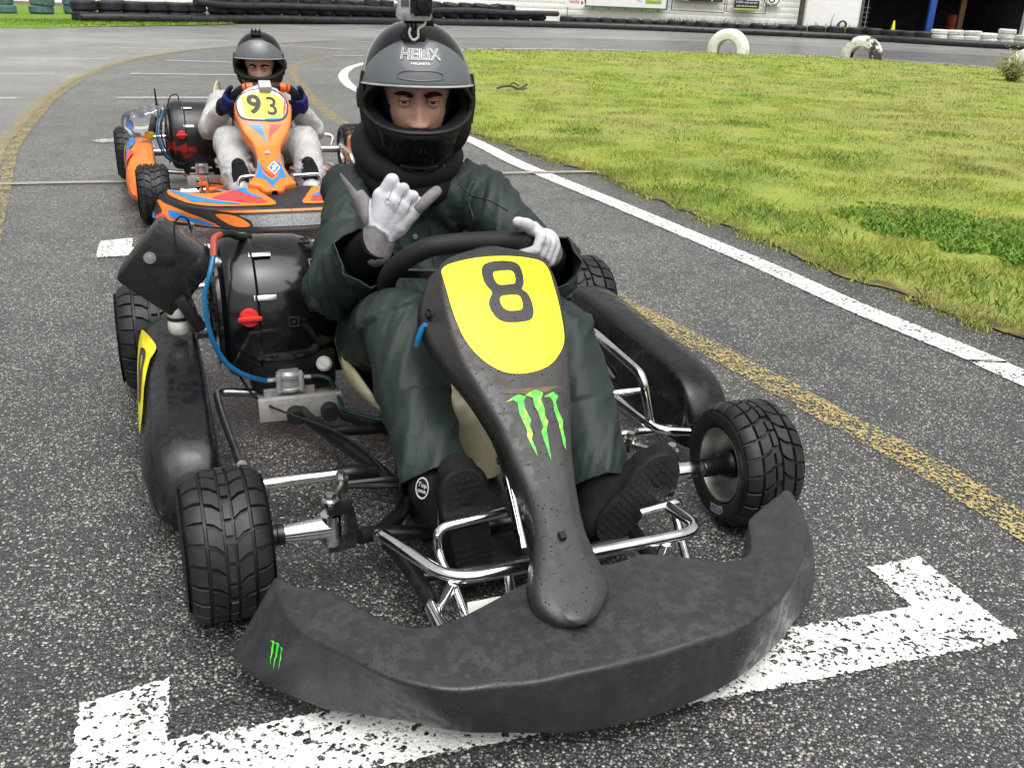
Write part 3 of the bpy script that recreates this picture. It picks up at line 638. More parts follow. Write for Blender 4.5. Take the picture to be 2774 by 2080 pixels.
# shrub at the right edge
def shrub(loc, h, rad, seed, label):
    root = empty('shrub', loc); tag(root, label, 'shrub'); r_ = random.Random(seed); mb = MB(); xs = []
    for i in range(46):
        a = r_.uniform(0, 6.28); el = r_.uniform(.15, 1.0); tip = Vector((math.cos(a)*rad*el, math.sin(a)*rad*el, h*r_.uniform(.35, 1.0)*(1.12-el*.5)))
        mid = tip*.5+Vector((r_.uniform(-.03, .03), r_.uniform(-.03, .03), h*.06)); b0 = Vector((math.cos(a)*rad*.22*el, math.sin(a)*rad*.22*el, -.01)); pts = catmull([b0, mid, tip], 4); mb.tube(pts, [.006*(1-.7*k/8) for k in range(9)], 4)
        for k in range(26):
            q = pts[r_.randint(1, 8)]; xs.append(q+Vector((r_.gauss(0, .05), r_.gauss(0, .05), r_.gauss(0, .035))))
    mb.build('stem', plain('shrub stem', (.12, .10, .06), .8, 0, .3, .3, 20), root)
    lv = MB()
    for q in xs:
        a = Vector((r_.gauss(0, 1), r_.gauss(0, 1), r_.gauss(.3, .7))).normalized()*r_.uniform(.03, .055); b = a.orthogonal().normalized()*.011; lv.add([q-a*.5, q+b, q+a*.6, q-b], [(0, 1, 2), (0, 2, 3)])
    lv.build('foliage', plain('shrub leaves', (.22, .23, .06), .6, 0, .3, .4, 12), root, None, False)
shrub((7.78, 15.6, .03), .50, .36, 3, 'low twiggy shrub on the grass near the right edge'); shrub((8.75, 15.4, .03), .42, .3, 5, 'smaller twiggy shrub cut off by the right edge')

# ---- wall, garage, signs
M_WW = plain('white wall paint', (.88, .89, .86), .75, 0, .3, .06, 2, .3, 30, .004, .05, (.42, .43, .30), .35, 1.1)
wall = empty('block_wall', (0, 38.12, 0)); tag(wall, 'long white painted block wall behind the tyre barrier', 'wall')
MB().box((-6.2, .08, 2.2), (37.6, .14, 4.4)).build('wall_core', M_WW, wall)
bl = MB().box((0, 0, 0), (.396, .03, .196), None, .004).mesh('block'); bl.materials.append(M_WW); bl.shade_smooth(); bl.set_sharp_from_angle(angle=.5)
for r_ in range(5):
    for c_ in range(53):
        o = link('block', bl, wall); o.location = (-8.6+c_*.4+(.2 if r_ % 2 else 0), .002+rnd.uniform(-.002, .002), .42+r_*.2)
gar = empty('garage', (0, 38, 0)); tag(gar, 'white garage building with a dark open front behind the tyres', 'building')
M_WW2 = plain('white render', (.88, .89, .88), .7, 0, .3, .04, 1.5, .2, 30, .003, .05, (.5, .5, .45), .3, 1.5)
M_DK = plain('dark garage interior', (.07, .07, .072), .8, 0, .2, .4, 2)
MB().box((11.55, -.05, 2.2), (2.05, .3, 4.4)).build('front_wall', M_WW2, gar); MB().box((12.63, -.06, 2.2), (.09, .36, 4.4)).build('door_jamb', plain('grey jamb', (.10, .10, .10), .6), gar)
MB().box((22.0, -.05, 2.2), (6.3, .3, 4.4)).build('side_wall', M_WW2, gar)
MB().box((15.8, 0, 3.6), (6.2, .25, 1.6)).build('lintel', M_WW2, gar)
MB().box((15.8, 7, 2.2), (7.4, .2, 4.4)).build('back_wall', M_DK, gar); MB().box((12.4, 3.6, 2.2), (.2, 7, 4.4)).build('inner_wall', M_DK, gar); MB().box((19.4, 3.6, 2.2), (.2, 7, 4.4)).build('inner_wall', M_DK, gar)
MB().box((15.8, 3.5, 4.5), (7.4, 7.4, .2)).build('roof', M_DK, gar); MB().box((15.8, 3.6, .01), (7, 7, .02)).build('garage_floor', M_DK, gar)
MB().box((15.28, -.12, 2.1), (.23, .2, 4.2), None, .01).build('blue_post', plain('blue post paint', (.02, .09, .40), .5, 0, .5, .15, 4), gar)
MB().box((16.85, .9, 2.1), (.2, .2, 4.2), None, .01).build('brown_post', plain('brown post', (.09, .05, .012), .6, 0, .4, .2, 4), gar)
for k in range(5): MB().box((12.9, .25, .35+k*.17), (.34, .02, .02)).build('grille_bar', MAT['steel'], gar)
MB().box((12.98, .25, .8), (.03, .03, 1.3)).build('grille_upright', MAT['steel'], gar)
br = MB().lathe([(0, 0), (.27, 0), (.29, .03), (.29, .28), (.30, .3), (.29, .32), (.29, .56), (.30, .58), (.29, .6), (.29, .86), (.27, .88), (0, .88)], seg=28).build('barrel', plain('faded red barrel', (.30, .04, .02), .5, 0, .4, .2, 5)); br.location = (17.1, 39.9, .02); tag(br, 'red barrel standing in the dark garage behind the white tyres', 'barrel')
def cone(loc, h, r0, col, label):
    root = empty('traffic_cone', loc); tag(root, label, 'cone'); m = plain('cone plastic', col, .5, 0, .4, .1, 8)
    MB().lathe([(0, 0), (r0*1.5, 0), (r0*1.5, .03), (r0, .04)], seg=4).build('base', m, root); MB().lathe([(r0, .035), (r0*.5, h*.55), (r0*.22, h*.97), (r0*.16, h), (0, h)], seg=20).build('cone_body', m, root)
cone((13.88, 37.7, .02), .60, .14, (.75, .68, .03), 'yellow cone in front of the dark garage, left of the blue post'); cone((14.5, 37.9, .02), .24, .07, (.75, .25, .16), 'small pale orange cone between the yellow cone and the blue post')
po = MB().tube([(10.29, 37.55, -.1), (10.29, 37.55, 6.5)], [.105, .075], 14).build('utility_pole', plain('weathered pole', (.085, .075, .062), .85, 0, .2, .35, 6, .5, 30, .01)); tag(po, 'dark weathered utility pole in front of the white wall', 'pole')
hr = empty('hose_reel', (11.87, 37.45, 0)); tag(hr, 'coiled green garden hose and yellow can at the foot of the garage wall', 'hose'); hb = MB()
for k in range(7): hb.tube([(math.cos(a)*(.17-.012*abs(k-3)), -.07+k*.025, .38+math.sin(a)*(.17-.012*abs(k-3))) for a in [2*math.pi*j/20 for j in range(20)]], .014, 6, closed=True)
hb.build('coil', plain('dark green hose', (.01, .09, .06), .4), hr); MB().box((.06, -.12, .22), (.22, .1, .1), rot('Y', -25), .02).build('yellow_can', plain('yellow can', (.75, .6, .03), .5), hr)
MB().tube(catmull([(-.38, .2, .1), (-.30, .35, .6), (-.1, .38, 1.1), (.12, .38, 1.6), (.1, .38, 2.6)], 6), .022, 6).build('cable', plain('grey cable', (.35, .35, .34), .6), hr)
def panel(name, x0, x1, z0, z1, y, mat, label, cat='sign', frame_mat=None, fw=.04):
    root = empty(name, ((x0+x1)/2, y, z0)); tag(root, label, cat); w, h = x1-x0, z1-z0
    MB().box((0, 0, h/2), (w, .03, h)).build('board', mat, root)
    if frame_mat:
        MB().box((0, -.01, -fw/2), (w+2*fw, .06, fw)).build('frame_rail', frame_mat, root); MB().box((0, -.01, h+fw/2), (w+2*fw, .06, fw)).build('frame_rail', frame_mat, root)
        for s in (-1, 1): MB().box((s*(w/2+fw/2), -.01, h/2), (fw, .058, h)).build('frame_stile', frame_mat, root)
    return root
def lettering(root, txt, size, x, z, mat, y=-.022, bold=0, sx=1, name='lettering'):
    me = text_mesh(txt, size, bold, sx=sx); warp(me, lambda p: Vector((p.x+x, y-p.z, p.y+z))); return mk(name, me, mat, root, None)
M_BW = flat('billboard white', (.82, .83, .84), .45); M_LG = flat('sign lime', (.36, .55, .04), .5); M_WH = flat('sign white', (.85, .85, .85), .5); M_BK = flat('sign black', (.018, .018, .018), .5); M_GF = plain('green frame paint', (.03, .14, .05), .5, 0, .5, .2, 6)
bb = panel('billboard', 2.2, 5.24, .70, 2.6, 37.85, M_BW, 'white billboard in a green frame with a lime web address tag', 'billboard', M_GF, .05)
MB().box((1.03, -.02, .30), (.60, .02, .28), None, .008).build('address_tag', M_LG, bb); lettering(bb, 'www.logpper.pt', .10, 1.03, .30, M_WH, -.034, .001)
MB().tube([(.55+.22*math.cos(a), -.022, .55+.32*math.sin(a)) for a in np.linspace(3.3, 4.9, 9)], .012, 5).build('swoosh', plain('grey ink', (.45, .5, .45), .6), bb)
for k in range(5): MB().box((-1.25+k*.62, .06, -.09), (.025, .1, .12)).build('bracket', M_GF, bb)
def wire_frame(root, w, z0, z1):
    for s in (-1, 1): MB().tube([(s*w/2, 0, z0), (s*w/2, 0, z1)], .014, 6).build('frame_rod', M_BK, root)
    MB().tube([(-w/2, 0, z0), (w/2, 0, z0-.02)], .014, 6).build('frame_rod', M_BK, root)
p2 = panel('poster', 5.55, 7.35, 1.0, 2.4, 37.86, M_BK, 'black poster with a pale diagonal on a wire frame right of the billboard', 'poster')
lt = MB(); lt.add([(-.85, -.018, .02), (-.4, -.018, .02), (-.2, -.018, .3), (-.85, -.018, .3)], [(0, 1, 2, 3)]); lt.build('pale_area', flat('poster lilac', (.62, .64, .75), .5), p2); [MB().box((x_, -.018, .09), (w_, .008, .028)).build('print_bar', flat('poster grey', (.42, .42, .42), .5), p2) for x_, w_ in ((.28, .30), (.72, .28))]; MB().box((.5, -.018, .10), (.05, .008, .16)).build('print_mark', flat('poster pale grey', (.6, .6, .6), .5), p2); wire_frame(p2, 2.0, -.34, 1.4)
p3 = panel('poster', 7.80, 8.74, .80, 2.2, 37.86, flat('poster pale pink', (.62, .55, .58), .5), 'small poster with a white slogan on black and a lime stripe', 'poster')
MB().box((0, -.018, .165), (.94, .012, .27)).build('slogan_band', M_BK, p3); MB().box((0, -.018, -.005), (.94, .012, .06)).build('lime_stripe', M_LG, p3)
lettering(p3, 'A melhor opção para gerir', .083, 0, .235, M_WH, -.028, .0015, .92); lettering(p3, 'o dia-a-dia da sua empresa', .083, 0, .11, M_WH, -.028, .0015, .88); MB().box((-.1, -.018, .45), (.14, .012, .3)).build('figure_patch', flat('poster dark', (.06, .05, .06), .5), p3); wire_frame(p3, 1.5, -.12, 1.3)
p4 = panel('wall_emblem', 8.95, 9.6, .94, 1.6, 37.965, M_WW, 'round black emblem and lettering painted on the white wall left of the pole', 'emblem'); lettering(p4, 'EUROINDY', .098, -.05, .05, M_BK, -.019, .003, .95)
MB().lathe([(.13, 0), (.085, 0), (.085, .008), (.13, .008)], (-.05, -.018, .24), 'y', 20, close=True).build('ring', M_BK, p4); MB().lathe([(.31, 0), (.27, 0), (.27, .008), (.31, .008)], (-.05, -.018, .28), 'y', 28, close=True).build('outer_ring', plain('faded black', (.12, .12, .12), .6, var=.5, vs=30), p4)
sg = empty('arrow_sign', (1.8, 37.55, 0)); tag(sg, 'white arrow-shaped Saida sign with red letters left of the billboard', 'sign')
ar = MB(); A = [(-.36, .62), (.22, .58), (.36, .72), (.24, .95), (-.36, 1.02)]; ar.loft([[(x, -.01, z) for x, z in A], [(x, .01, z) for x, z in A]]); ar.build('board', M_WH, sg); MB().tube([(-.3, .03, 0), (-.3, .03, .98)], .018, 6).build('sign_post', MAT['steel'], sg)
lettering(sg, 'Saída', .185, -.06, .82, flat('sign red', (.5, .02, .05), .5), -.013, .002); a2 = MB(); a2.add([(.2, -.014, .71), (.3, -.014, .78), (.2, -.014, .86)], [(0, 1, 2)]); a2.build('arrowhead', flat('sign red b', (.5, .02, .05), .5), sg)
# ================================================================ KARTS
def tread_tyre(R, W, N, rear=False):
    """rain tyre: carcass plus raised tread blocks, axis along X"""
    def rad(w): t = abs(w)/(W/2); return R-.016*max(0, (t-.62)/.38)**2*(1 if t <= 1 else 1)
    mb = MB(); h = W/2; d = .0075
    pr = [(R*.585, -h*.70), (R*.605, -h*.86), (R*.66, -h*.97), (R*.76, -h*1.04), (R*.85, -h*1.04), (rad(h)-.010, -h*1.0), (rad(h*.9)-d, -h*.93)]
    for i in range(9): w_ = -h*.85+h*1.7*i/8; pr.append((rad(w_)-d, w_))
    pr += [(r, -x) for r, x in pr[:7]][::-1]
    mb.lathe(pr, (0, 0, 0), 'x', 72)
    def block(a0, a1, w0, w1, sk=0.0, cv=0.0):
        """a0..a1 angular span at the inner edge w0; sk shifts the outer edge"""
        top = []; n = 3
        for i in range(n):
            for j in range(n):
                u, v = i/(n-1), j/(n-1); w_ = w0+(w1-w0)*u; a = a0+(a1-a0)*v+sk*u+cv*math.sin(math.pi*u); ins = .0
                top.append((a, w_, rad(w_)))
        cu = sum(t[0] for t in top)/9; cw = sum(t[1] for t in top)/9
        vs = []
        for k, (a, w_, r) in enumerate(top):
            f = .93; a2 = cu+(a-cu)*f; w2 = cw+(w_-cw)*f; vs.append(Vector((w2, r*math.cos(a2), r*math.sin(a2))))
        idx = [0, 1, 2, 5, 8, 7, 6, 3]
        for k in idx: a, w_, r = top[k]; vs.append(Vector((w_, (r-.0018)*math.cos(a), (r-.0018)*math.sin(a))))
        for k in idx: a, w_, r = top[k]; vs.append(Vector((w_, (r-d*1.15)*math.cos(a), (r-d*1.15)*math.sin(a))))
        fs = [(0, 1, 4, 3), (1, 2, 5, 4), (3, 4, 7, 6), (4, 5, 8, 7)]
        for k in range(8):
            l = (k+1) % 8; fs.append((idx[k], idx[l], 9+l, 9+k)); fs.append((9+k, 9+l, 17+l, 17+k))
        mb.add(vs, fs)
    p = 2*math.pi/N
    for k in range(N):
        a = k*p
        block(a+p*.22*(k % 2), a+p*.84, -h*.085, h*.085)
        for s in (-1, 1):
            o = p*.5 if s > 0 else 0
            block(a+o, a+o+p*.84, s*h*.145, s*h*.50, p*.42, p*.10); block(a+o+p*.5, a+o+p*1.35, s*h*.57, s*h*.95, p*.10)
    return mb.mesh('rain_tyre')
TY_F = tread_tyre(.128, .132, 23); TY_R = tread_tyre(.139, .178, 24)
def rim_mesh(R, W):
    h = W/2; pr = [(R*.61, -h*.86), (R*.60, -h*.93), (R*.575, -h*.92), (R*.56, -h*.80), (R*.54, -h*.55), (R*.50, h*.10), (R*.44, h*.22), (R*.22, h*.24), (R*.22, h*.40), (R*.44, h*.40), (R*.50, h*.42), (R*.54, h*.60), (R*.56, h*.80), (R*.575, h*.92), (R*.60, h*.93), (R*.61, h*.86), (R*.585, h*.6), (R*.585, -h*.6)]
    mb = MB().lathe(pr, (0, 0, 0), 'x', 48, close=True)
    return mb.mesh('rim')
RIM_F = rim_mesh(.128, .132); RIM_R = rim_mesh(.139, .178)
for me, m in ((TY_F, 'rubber'), (TY_R, 'rubber'), (RIM_F, 'rim'), (RIM_R, 'rim')):
    me.materials.append(MAT[m]); me.shade_smooth(); me.set_sharp_from_angle(angle=math.radians(38))
HUB_F = MB().lathe([(.0, -.075), (.016, -.075), (.018, -.07), (.018, -.058), (.024, -.056), (.026, -.045), (.030, -.04), (.030, .012), (.022, .02), (.022, .045), (0, .045)], (0, 0, 0), 'x', 24)
for k in range(3):
    a = 2*math.pi*k/3; HUB_F.lathe([(0, -.018), (.007, -.018), (.007, 0)], (0, .036*math.cos(a), .036*math.sin(a)), 'x', 6)
HUB_F = HUB_F.mesh('hub'); HUB_F.materials.append(MAT['black_paint']); HUB_F.shade_smooth(); HUB_F.set_sharp_from_angle(angle=.6)
def wheel(root, loc, rear=False, steer=0, flip=1, spin=0, camber=0):
    e = bpy.data.objects.new('wheel', None); COL.objects.link(e); e.parent = root; e.location = loc; e.rotation_euler = (spin, camber, steer+(0 if flip > 0 else math.pi)); e.empty_display_size = .05
    link('tyre', TY_R if rear else TY_F, e); link('rim', RIM_R if rear else RIM_F, e); link('hub', HUB_F, e)
    return e

def bumper(root, S, zi, zr, zb, mat, name='front_fairing', wob=.0015):
    """S: stations (inner, ridge, bottom) in plan"""
    inn = catmull([(a[0], a[1], zi(k)) for k, (a, b, c) in enumerate(S)], 5); rid = catmull([(b[0], b[1], zr(k)) for k, (a, b, c) in enumerate(S)], 5); bot = catmull([(c[0], c[1], zb(k)) for k, (a, b, c) in enumerate(S)], 5)
    rings = []
    for i, (p, q, b) in enumerate(zip(inn, rid, bot)):
        topc = (p+q)*.5+Vector((0, 0, .0025)); low = p.copy(); low.z = max(.05, p.z-.075); un = Vector(((p.x+b.x)/2, (p.y+b.y)/2, b.z+.01)); fc = (q+b)*.5+((q-p).normalized())*.003
        ring = fillet([low, p, topc, q, fc, b, un], .0085, 4, True); rings.append(ring)
    def shrink(r, f, off): c = sum(r, Vector())/len(r); return [c+(p-c)*f+off for p in r]
    d0 = (inn[0]-inn[3]).normalized()*.010; d1 = (inn[-1]-inn[-4]).normalized()*.010
    rings = [shrink(rings[0], .80, d0*1.3), shrink(rings[0], .94, d0)]+rings+[shrink(rings[-1], .94, d1), shrink(rings[-1], .80, d1*1.3)]
    rings = [[p+Vector((noise.noise(p*14), noise.noise(p*14+Vector((5, 5, 5))), noise.noise(p*14+Vector((9, 1, 7)))))*wob*2 for p in r] for r in rings]
    return MB().loft(rings).build(name, mat, root, 50)

class Nassau:
    """front number panel: a crowned sheet over the profile z = G(y), centre c(y), half width w(y)"""
    def __init__(s, G, cw, crown=.010, side=.05, flare=False): s.flare = flare; s.G = G; s.cw = cw; s.crown = crown; s.side = side
    def z(s, y): return pick(s.G, y)
    def c(s, y): return float(np.interp(y, [k[0] for k in s.cw], [k[1] for k in s.cw]))
    def w(s, y): return float(np.interp(y, [k[0] for k in s.cw], [k[2] for k in s.cw]))
    def surf(s, x, y, off=0.0):
        t = max(-1, min(1, (x-s.c(y))/max(.01, s.w(y)))); e = .012
        sl = (s.z(y+e)-s.z(y-e))/(2*e); n = Vector((0, -sl, 1)).normalized()
        return Vector((x, y, s.z(y)))+n*(s.crown*(1-t*t)+off)
    def build(s, root, mat, name='number_panel', ys=None):
        y0, y1 = s.cw[0][0], s.cw[-1][0]; ys = ys or [y0+(y1-y0)*(i/60) for i in range(61)]; rings = []
        for y in ys:
            c, w = s.c(y), s.w(y); e = .012; sl = (s.z(y+e)-s.z(y-e))/(2*e); n = Vector((0, -sl, 1)).normalized(); r = []; sd = min(s.side, w*1.2); b = min(.011, w*.3)
            fl = .034*math.exp(-((y-.035)/.085)**2) if s.flare else 0; r.append(Vector((c-w-fl, y, s.z(y)))-n*sd); r.append(Vector((c-w-fl*.75, y, s.z(y)))-n*sd*.45)
            for a in (0, .35, .7, 1.0): r.append(Vector((c-w+b*(1-math.cos(a*1.57)), y, s.z(y)))-n*b*(1-math.sin(a*1.57)))
            for k in range(1, 12):
                x = c-w+b+(2*w-2*b)*k/12; r.append(s.surf(x, y))
            for a in (1.0, .7, .35, 0): r.append(Vector((c+w-b*(1-math.cos(a*1.57)), y, s.z(y)))-n*b*(1-math.sin(a*1.57)))
            r.append(Vector((c+w+fl*.22, y, s.z(y)))-n*sd*.45); r.append(Vector((c+w+fl*.3, y, s.z(y)))-n*sd); rings.append(r)
        o = MB().loft(rings, closed=False, cap=False).build(name, mat, root, 55)
        m = o.modifiers.new('thickness', 'SOLIDIFY'); m.thickness = .004; m.offset = -1
        return o
    def decal(s, rings, mat, parent, name, off=.0012, res=.006):
        me = poly_mesh([rings], lambda x, y: s.surf(x, y, off), res)
        if me.polygons[0].normal.z < 0: me.flip_normals()
        return mk(name, me, mat, parent, 180)

def hose(root, pts, r, mat, name, n=8, seg=8): return MB().tube(catmull(pts, n), r, seg).build(name, mat, root)
def bolt(mb, p, d, r=.006, h=.006):
    R = frame(d); mb.lathe([(0, h), (r*.9, h), (r, h*.8), (r, 0)], p, 'z', 6, R); mb.lathe([(r*1.5, 0), (r*1.5, -.0015), (r*.5, -.0015)], p, 'z', 12, R)
def mirror_x(pts): return [(-p[0], p[1], p[2]) for p in pts]

def side_pod(root, sx, mat, prof=None, x_in=.50, x_out=.635, name='side_pod', yr=.90, yf=.19, zt=.245):
    """long hollow-looking side pod, sx = -1 image left"""
    st = [(yf, .030, .085, .040, .05), (yf+.012, .012, .135, .020, .02), (yf+.05, 0, .185, .008, .008), (yf+.11, 0, .212, 0, .002), (yf+.20, 0, .224, 0, 0), ((yf+yr)/2+.05, 0, .233, 0, 0), (yr-.2, 0, .241, 0, 0), (yr-.06, 0, zt, 0, 0), (yr-.015, .006, zt-.008, .006, .008), (yr, .03, zt-.045, .03, .03)]
    rings = []
    for (y, i_, ztop, o_, b_) in st:
        xi, xo = x_in+i_, x_out-o_; zb = .045+b_*.5
        r = [(xi+.01, zb), (xi-.004, zb+.03), (xi, (ztop+zb)/2), (xi+.012, ztop-.006), (xi+.03, ztop), (xo-.05, ztop), (xo-.016, ztop-.012), (xo, ztop-.04), (xo+.010, (ztop+zb)/2), (xo+.004, zb+.02), (xo-.012, zb)]
        rr = fillet([(sx*a, y, b) for a, b in r], .012, 3, True)
        rings.append(rr)
    n = len(rings[0]); cols = [catmull([rg[k] for rg in rings], 4) for k in range(n)]
    rings = [[cols[k][i]+Vector((0, 0, noise.noise(cols[k][i]*8)*.003)) for k in range(n)] for i in range(len(cols[0]))]
    return MB().loft(rings).build(name, mat, root, 55)

def rounded_rect(w, h, r, n=5): return [(p.x, p.y) for p in fillet([(-w/2, -h/2, 0), (w/2, -h/2, 0), (w/2, h/2, 0), (-w/2, h/2, 0)], r, n, True)]

CLAW = [[(-.066, -.120), (-.054, -.115), (-.041, -.111), (-.030, -.116), (-.036, -.122), (-.037, -.134), (-.033, -.150), (-.038, -.158), (-.037, -.170), (-.042, -.178), (-.040, -.192), (-.041, -.2035), (-.0445, -.191), (-.048, -.173), (-.0445, -.164), (-.049, -.139), (-.047, -.123), (-.053, -.118)],
        [(-.031, -.114), (-.021, -.110), (-.009, -.107), (.002, -.113), (-.005, -.122), (-.004, -.136), (-.007, -.146), (-.005, -.156), (-.012, -.167), (-.015, -.183), (-.021, -.213), (-.0215, -.194), (-.0225, -.170), (-.016, -.163), (-.017, -.140), (-.020, -.130), (-.018, -.118)],
        [(.001, -.119), (.020, -.113), (.027, -.120), (.019, -.128), (.019, -.142), (.022, -.156), (.017, -.168), (.015, -.185), (.010, -.200), (.009, -.190), (.011, -.174), (.013, -.156), (.012, -.141), (.015, -.127), (.012, -.120)]]
def claw_mat():
    b = NB('green claw print'); g = b.n('ShaderNodeSeparateXYZ'); b.l(b.co(), g.inputs[0])
    n = b.noise(60, 2); c = b.ramp(n, [(.35, (.03, .55, .03)), (.55, (.10, .72, .05)), (.72, (.62, .75, .04))]); b.set(col=c, rough=.35); return b.m
M_CLAW = claw_mat()

SEAT_C = [(-.17, .42, .26), (-.19, .52, .21)]
def seat(root, mat):
    rings = []
    for (y, z, w, d, back) in ((.42, .12, .175, .07, 0), (.50, .080, .19, .13, 0), (.62, .06, .197, .15, 0), (.74, .07, .195, .17, 0), (.84, .15, .19, .20, 0), (.90, .27, .185, .20, 0), (.95, .40, .165, .12, 0), (.965, .44, .15, .08, 0)):
        r = []
        for k in range(13):
            t = -1+2*k/12; a = abs(t)**2.6; r.append(Vector((w*math.sin(t*1.45)/math.sin(1.45), y-.09*a*(1 if y > .8 else .2), z+d*a)))
        rings.append(r)
    cols = [catmull([rg[k] for rg in rings], 5) for k in range(13)]; rings = [[cols[k][i] for k in range(13)] for i in range(len(cols[0]))]
    o = MB().loft(rings, closed=False, cap=False).build('seat', mat, root, 60); m = o.modifiers.new('thickness', 'SOLIDIFY'); m.thickness = .009; m.offset = 0
    return o

def chassis(root, fm, bar, side=True):
    """welded tube frame and running gear shared by both karts"""
    f = MB(); T = lambda pts, r=.015, n=5: f.tube(catmull(pts, n), r, 10)
    for s in (-1, 1):
        T([(s*.285, .02, .085), (s*.250, .03, .078), (s*.225, -.03, .07), (s*.212, -.15, .068), (s*.212, -.195, .068)])
        T([(s*.24, .045, .072), (s*.175, .13, .07), (s*.185, .27, .07), (s*.26, .50, .068), (s*.30, .66, .07), (s*.31, .95, .085), (s*.31, 1.12, .10)])
        T([(s*.185, .27, .072), (s*.235, .269, .08), (s*.278, .269, .08)], .0175)
        T([(s*.30, .72, .072), (s*.335, .715, .078), (s*.37, .71, .08)], .014)
    T([(-.245, .035, .075), (-.1, .03, .06), (.1, .03, .06), (.245, .035, .075)]); T([(-.26, .50, .068), (0, .50, .055), (.26, .50, .068)], .013); T([(-.31, 1.08, .10), (0, 1.08, .09), (.31, 1.08, .10)], .014)
    T([(-.2, -.10, .06), (0, -.11, .06), (.2, -.10, .06)], .010); T([(-.20, .60, .06), (-.10, .45, .055), (-.16, .22, .065)], .015)
    f.build('chassis_frame', fm, root)
    MB().box((0, .07, .047), (.33, .40, .006), None, .002).build('floor_tray', MAT['black_paint'], root)
    for s in (-1, 1):
        # steering yoke, kingpin and stub axle
        y = MB(); C = [(s*.292, .0, .128), (s*.300, .0, .168), (s*.345, .0, .172), (s*.345, .0, .160), (s*.312, 0, .157), (s*.312, 0, .098), (s*.345, 0, .095), (s*.345, 0, .083), (s*.300, 0, .087), (s*.292, 0, .128)]
        R = [Vector(c) for c in C[:-1]]; y.loft([[p+Vector((0, -.016, 0)) for p in R], [p+Vector((0, .016, 0)) for p in R]]); y.build('steering_yoke', fm, root, 30)
        k = MB(); k.lathe([(.006, -.072), (.006, -.055), (.018, -.03), (.018, .026), (.008, .027), (.008, .045), (.011, .046), (.011, .056), (.006, .057), (0, .06)], (s*.338, 0, .128), 'z', 20); k.build('kingpin', MAT['chrome'], root)
        a = MB(); a.lathe([(.0, 0), (.019, .0), (.0195, .02), (.0165, .06), (.0135, .09), (.0135, .1)], (s*.338, 0, .128), 'x', 20, Matrix.Diagonal((s, 1, 1)) if s < 0 else None); a.build('stub_axle', MAT['chrome'], root)
        sp_ = MB(); sp_.lathe([(.0135, .08), (.019, .081), (.019, .092), (.017, .093), (.019, .094), (.019, .104), (.017, .105), (.019, .106), (.019, .122), (.013, .123)], (s*.338, 0, .128), 'x', 20, Matrix.Diagonal((s, 1, 1)) if s < 0 else None); sp_.build('axle_spacer', MAT['black_paint'], root)
        arm = MB(); arm.tube([(s*.338, .0, .165), (s*.30, .10, .150)], .008, 8); arm.lathe([(0, -.014), (.011, -.014), (.013, 0), (.011, .014), (0, .014)], (s*.30, .10, .150), 'z', 14); bolt(arm, (s*.30, .10, .166), (0, 0, 1), .009, .012); bolt(arm, (s*.338, 0, .182), (0, 0, 1), .010, .012); arm.build('steering_arm', MAT['zinc'], root)
        MB().tube([(s*.30, .10, .150), (s*.03, .06, .13)], .0065, 8).build('tie_rod', MAT['black_paint'], root)
        # side bars
        if side:
            MB().tube(fillet([(s*.26, .269, .082), (s*.50, .265, .085)], .03), .0115, 12).build('side_bar', bar, root)
            MB().tube(fillet([(s*.52, .23, .085), (s*.43, .235, .105), (s*.40, .25, .235), (s*.40, .52, .248), (s*.42, .55, .2), (s*.5, .56, .10)] if s > 0 else [(s*.46, .32, .105), (s*.475, .60, .095), (s*.478, .745, .09), (s*.36, .715, .085)], .03), .0105, 12).build('side_bumper', bar if s > 0 else MAT['steel'], root)
    MB().tube([(.30, .44, .105), (.50, .41, .12)], .010, 10).build('side_bar', bar, root); MB().tube(fillet([(.36, .62, .13), (.40, .42, .125), (.42, .20, .12), (.5, .19, .11)], .05), .010, 10).build('side_bumper', bar, root)
    # bumper supports
    for s in (-1, 1): MB().tube([(s*.212, -.19, .068), (s*.212, -.36, .068)], .0125, 12).build('bumper_support', bar, root)
    # rear axle
    MB().tube([(-.64, 1.05, .139), (.64, 1.05, .139)], .020, 16).build('rear_axle', MAT['steel'], root)
    MB().lathe([(.045, -.006), (.10, -.006), (.10, .006), (.045, .006)], (-.18, 1.05, .139), 'x', 40, close=True).build('sprocket', MAT['steel'], root)
    MB().lathe([(.05, -.004), (.088, -.004), (.088, .004), (.05, .004)], (.2, 1.05, .139), 'x', 40, close=True).build('brake_disc', MAT['brake'], root)
    MB().tube(fillet([(-.5, 1.30, .12), (-.52, 1.32, .18), (0, 1.36, .18), (.52, 1.32, .18), (.5, 1.30, .12)], .05), .012, 12).build('rear_bumper', bar, root); 
    for s in (-1, 1): MB().tube([(s*.31, 1.10, .10), (s*.31, 1.34, .175)], .011, 10).build('rear_bumper_stay', fm, root)

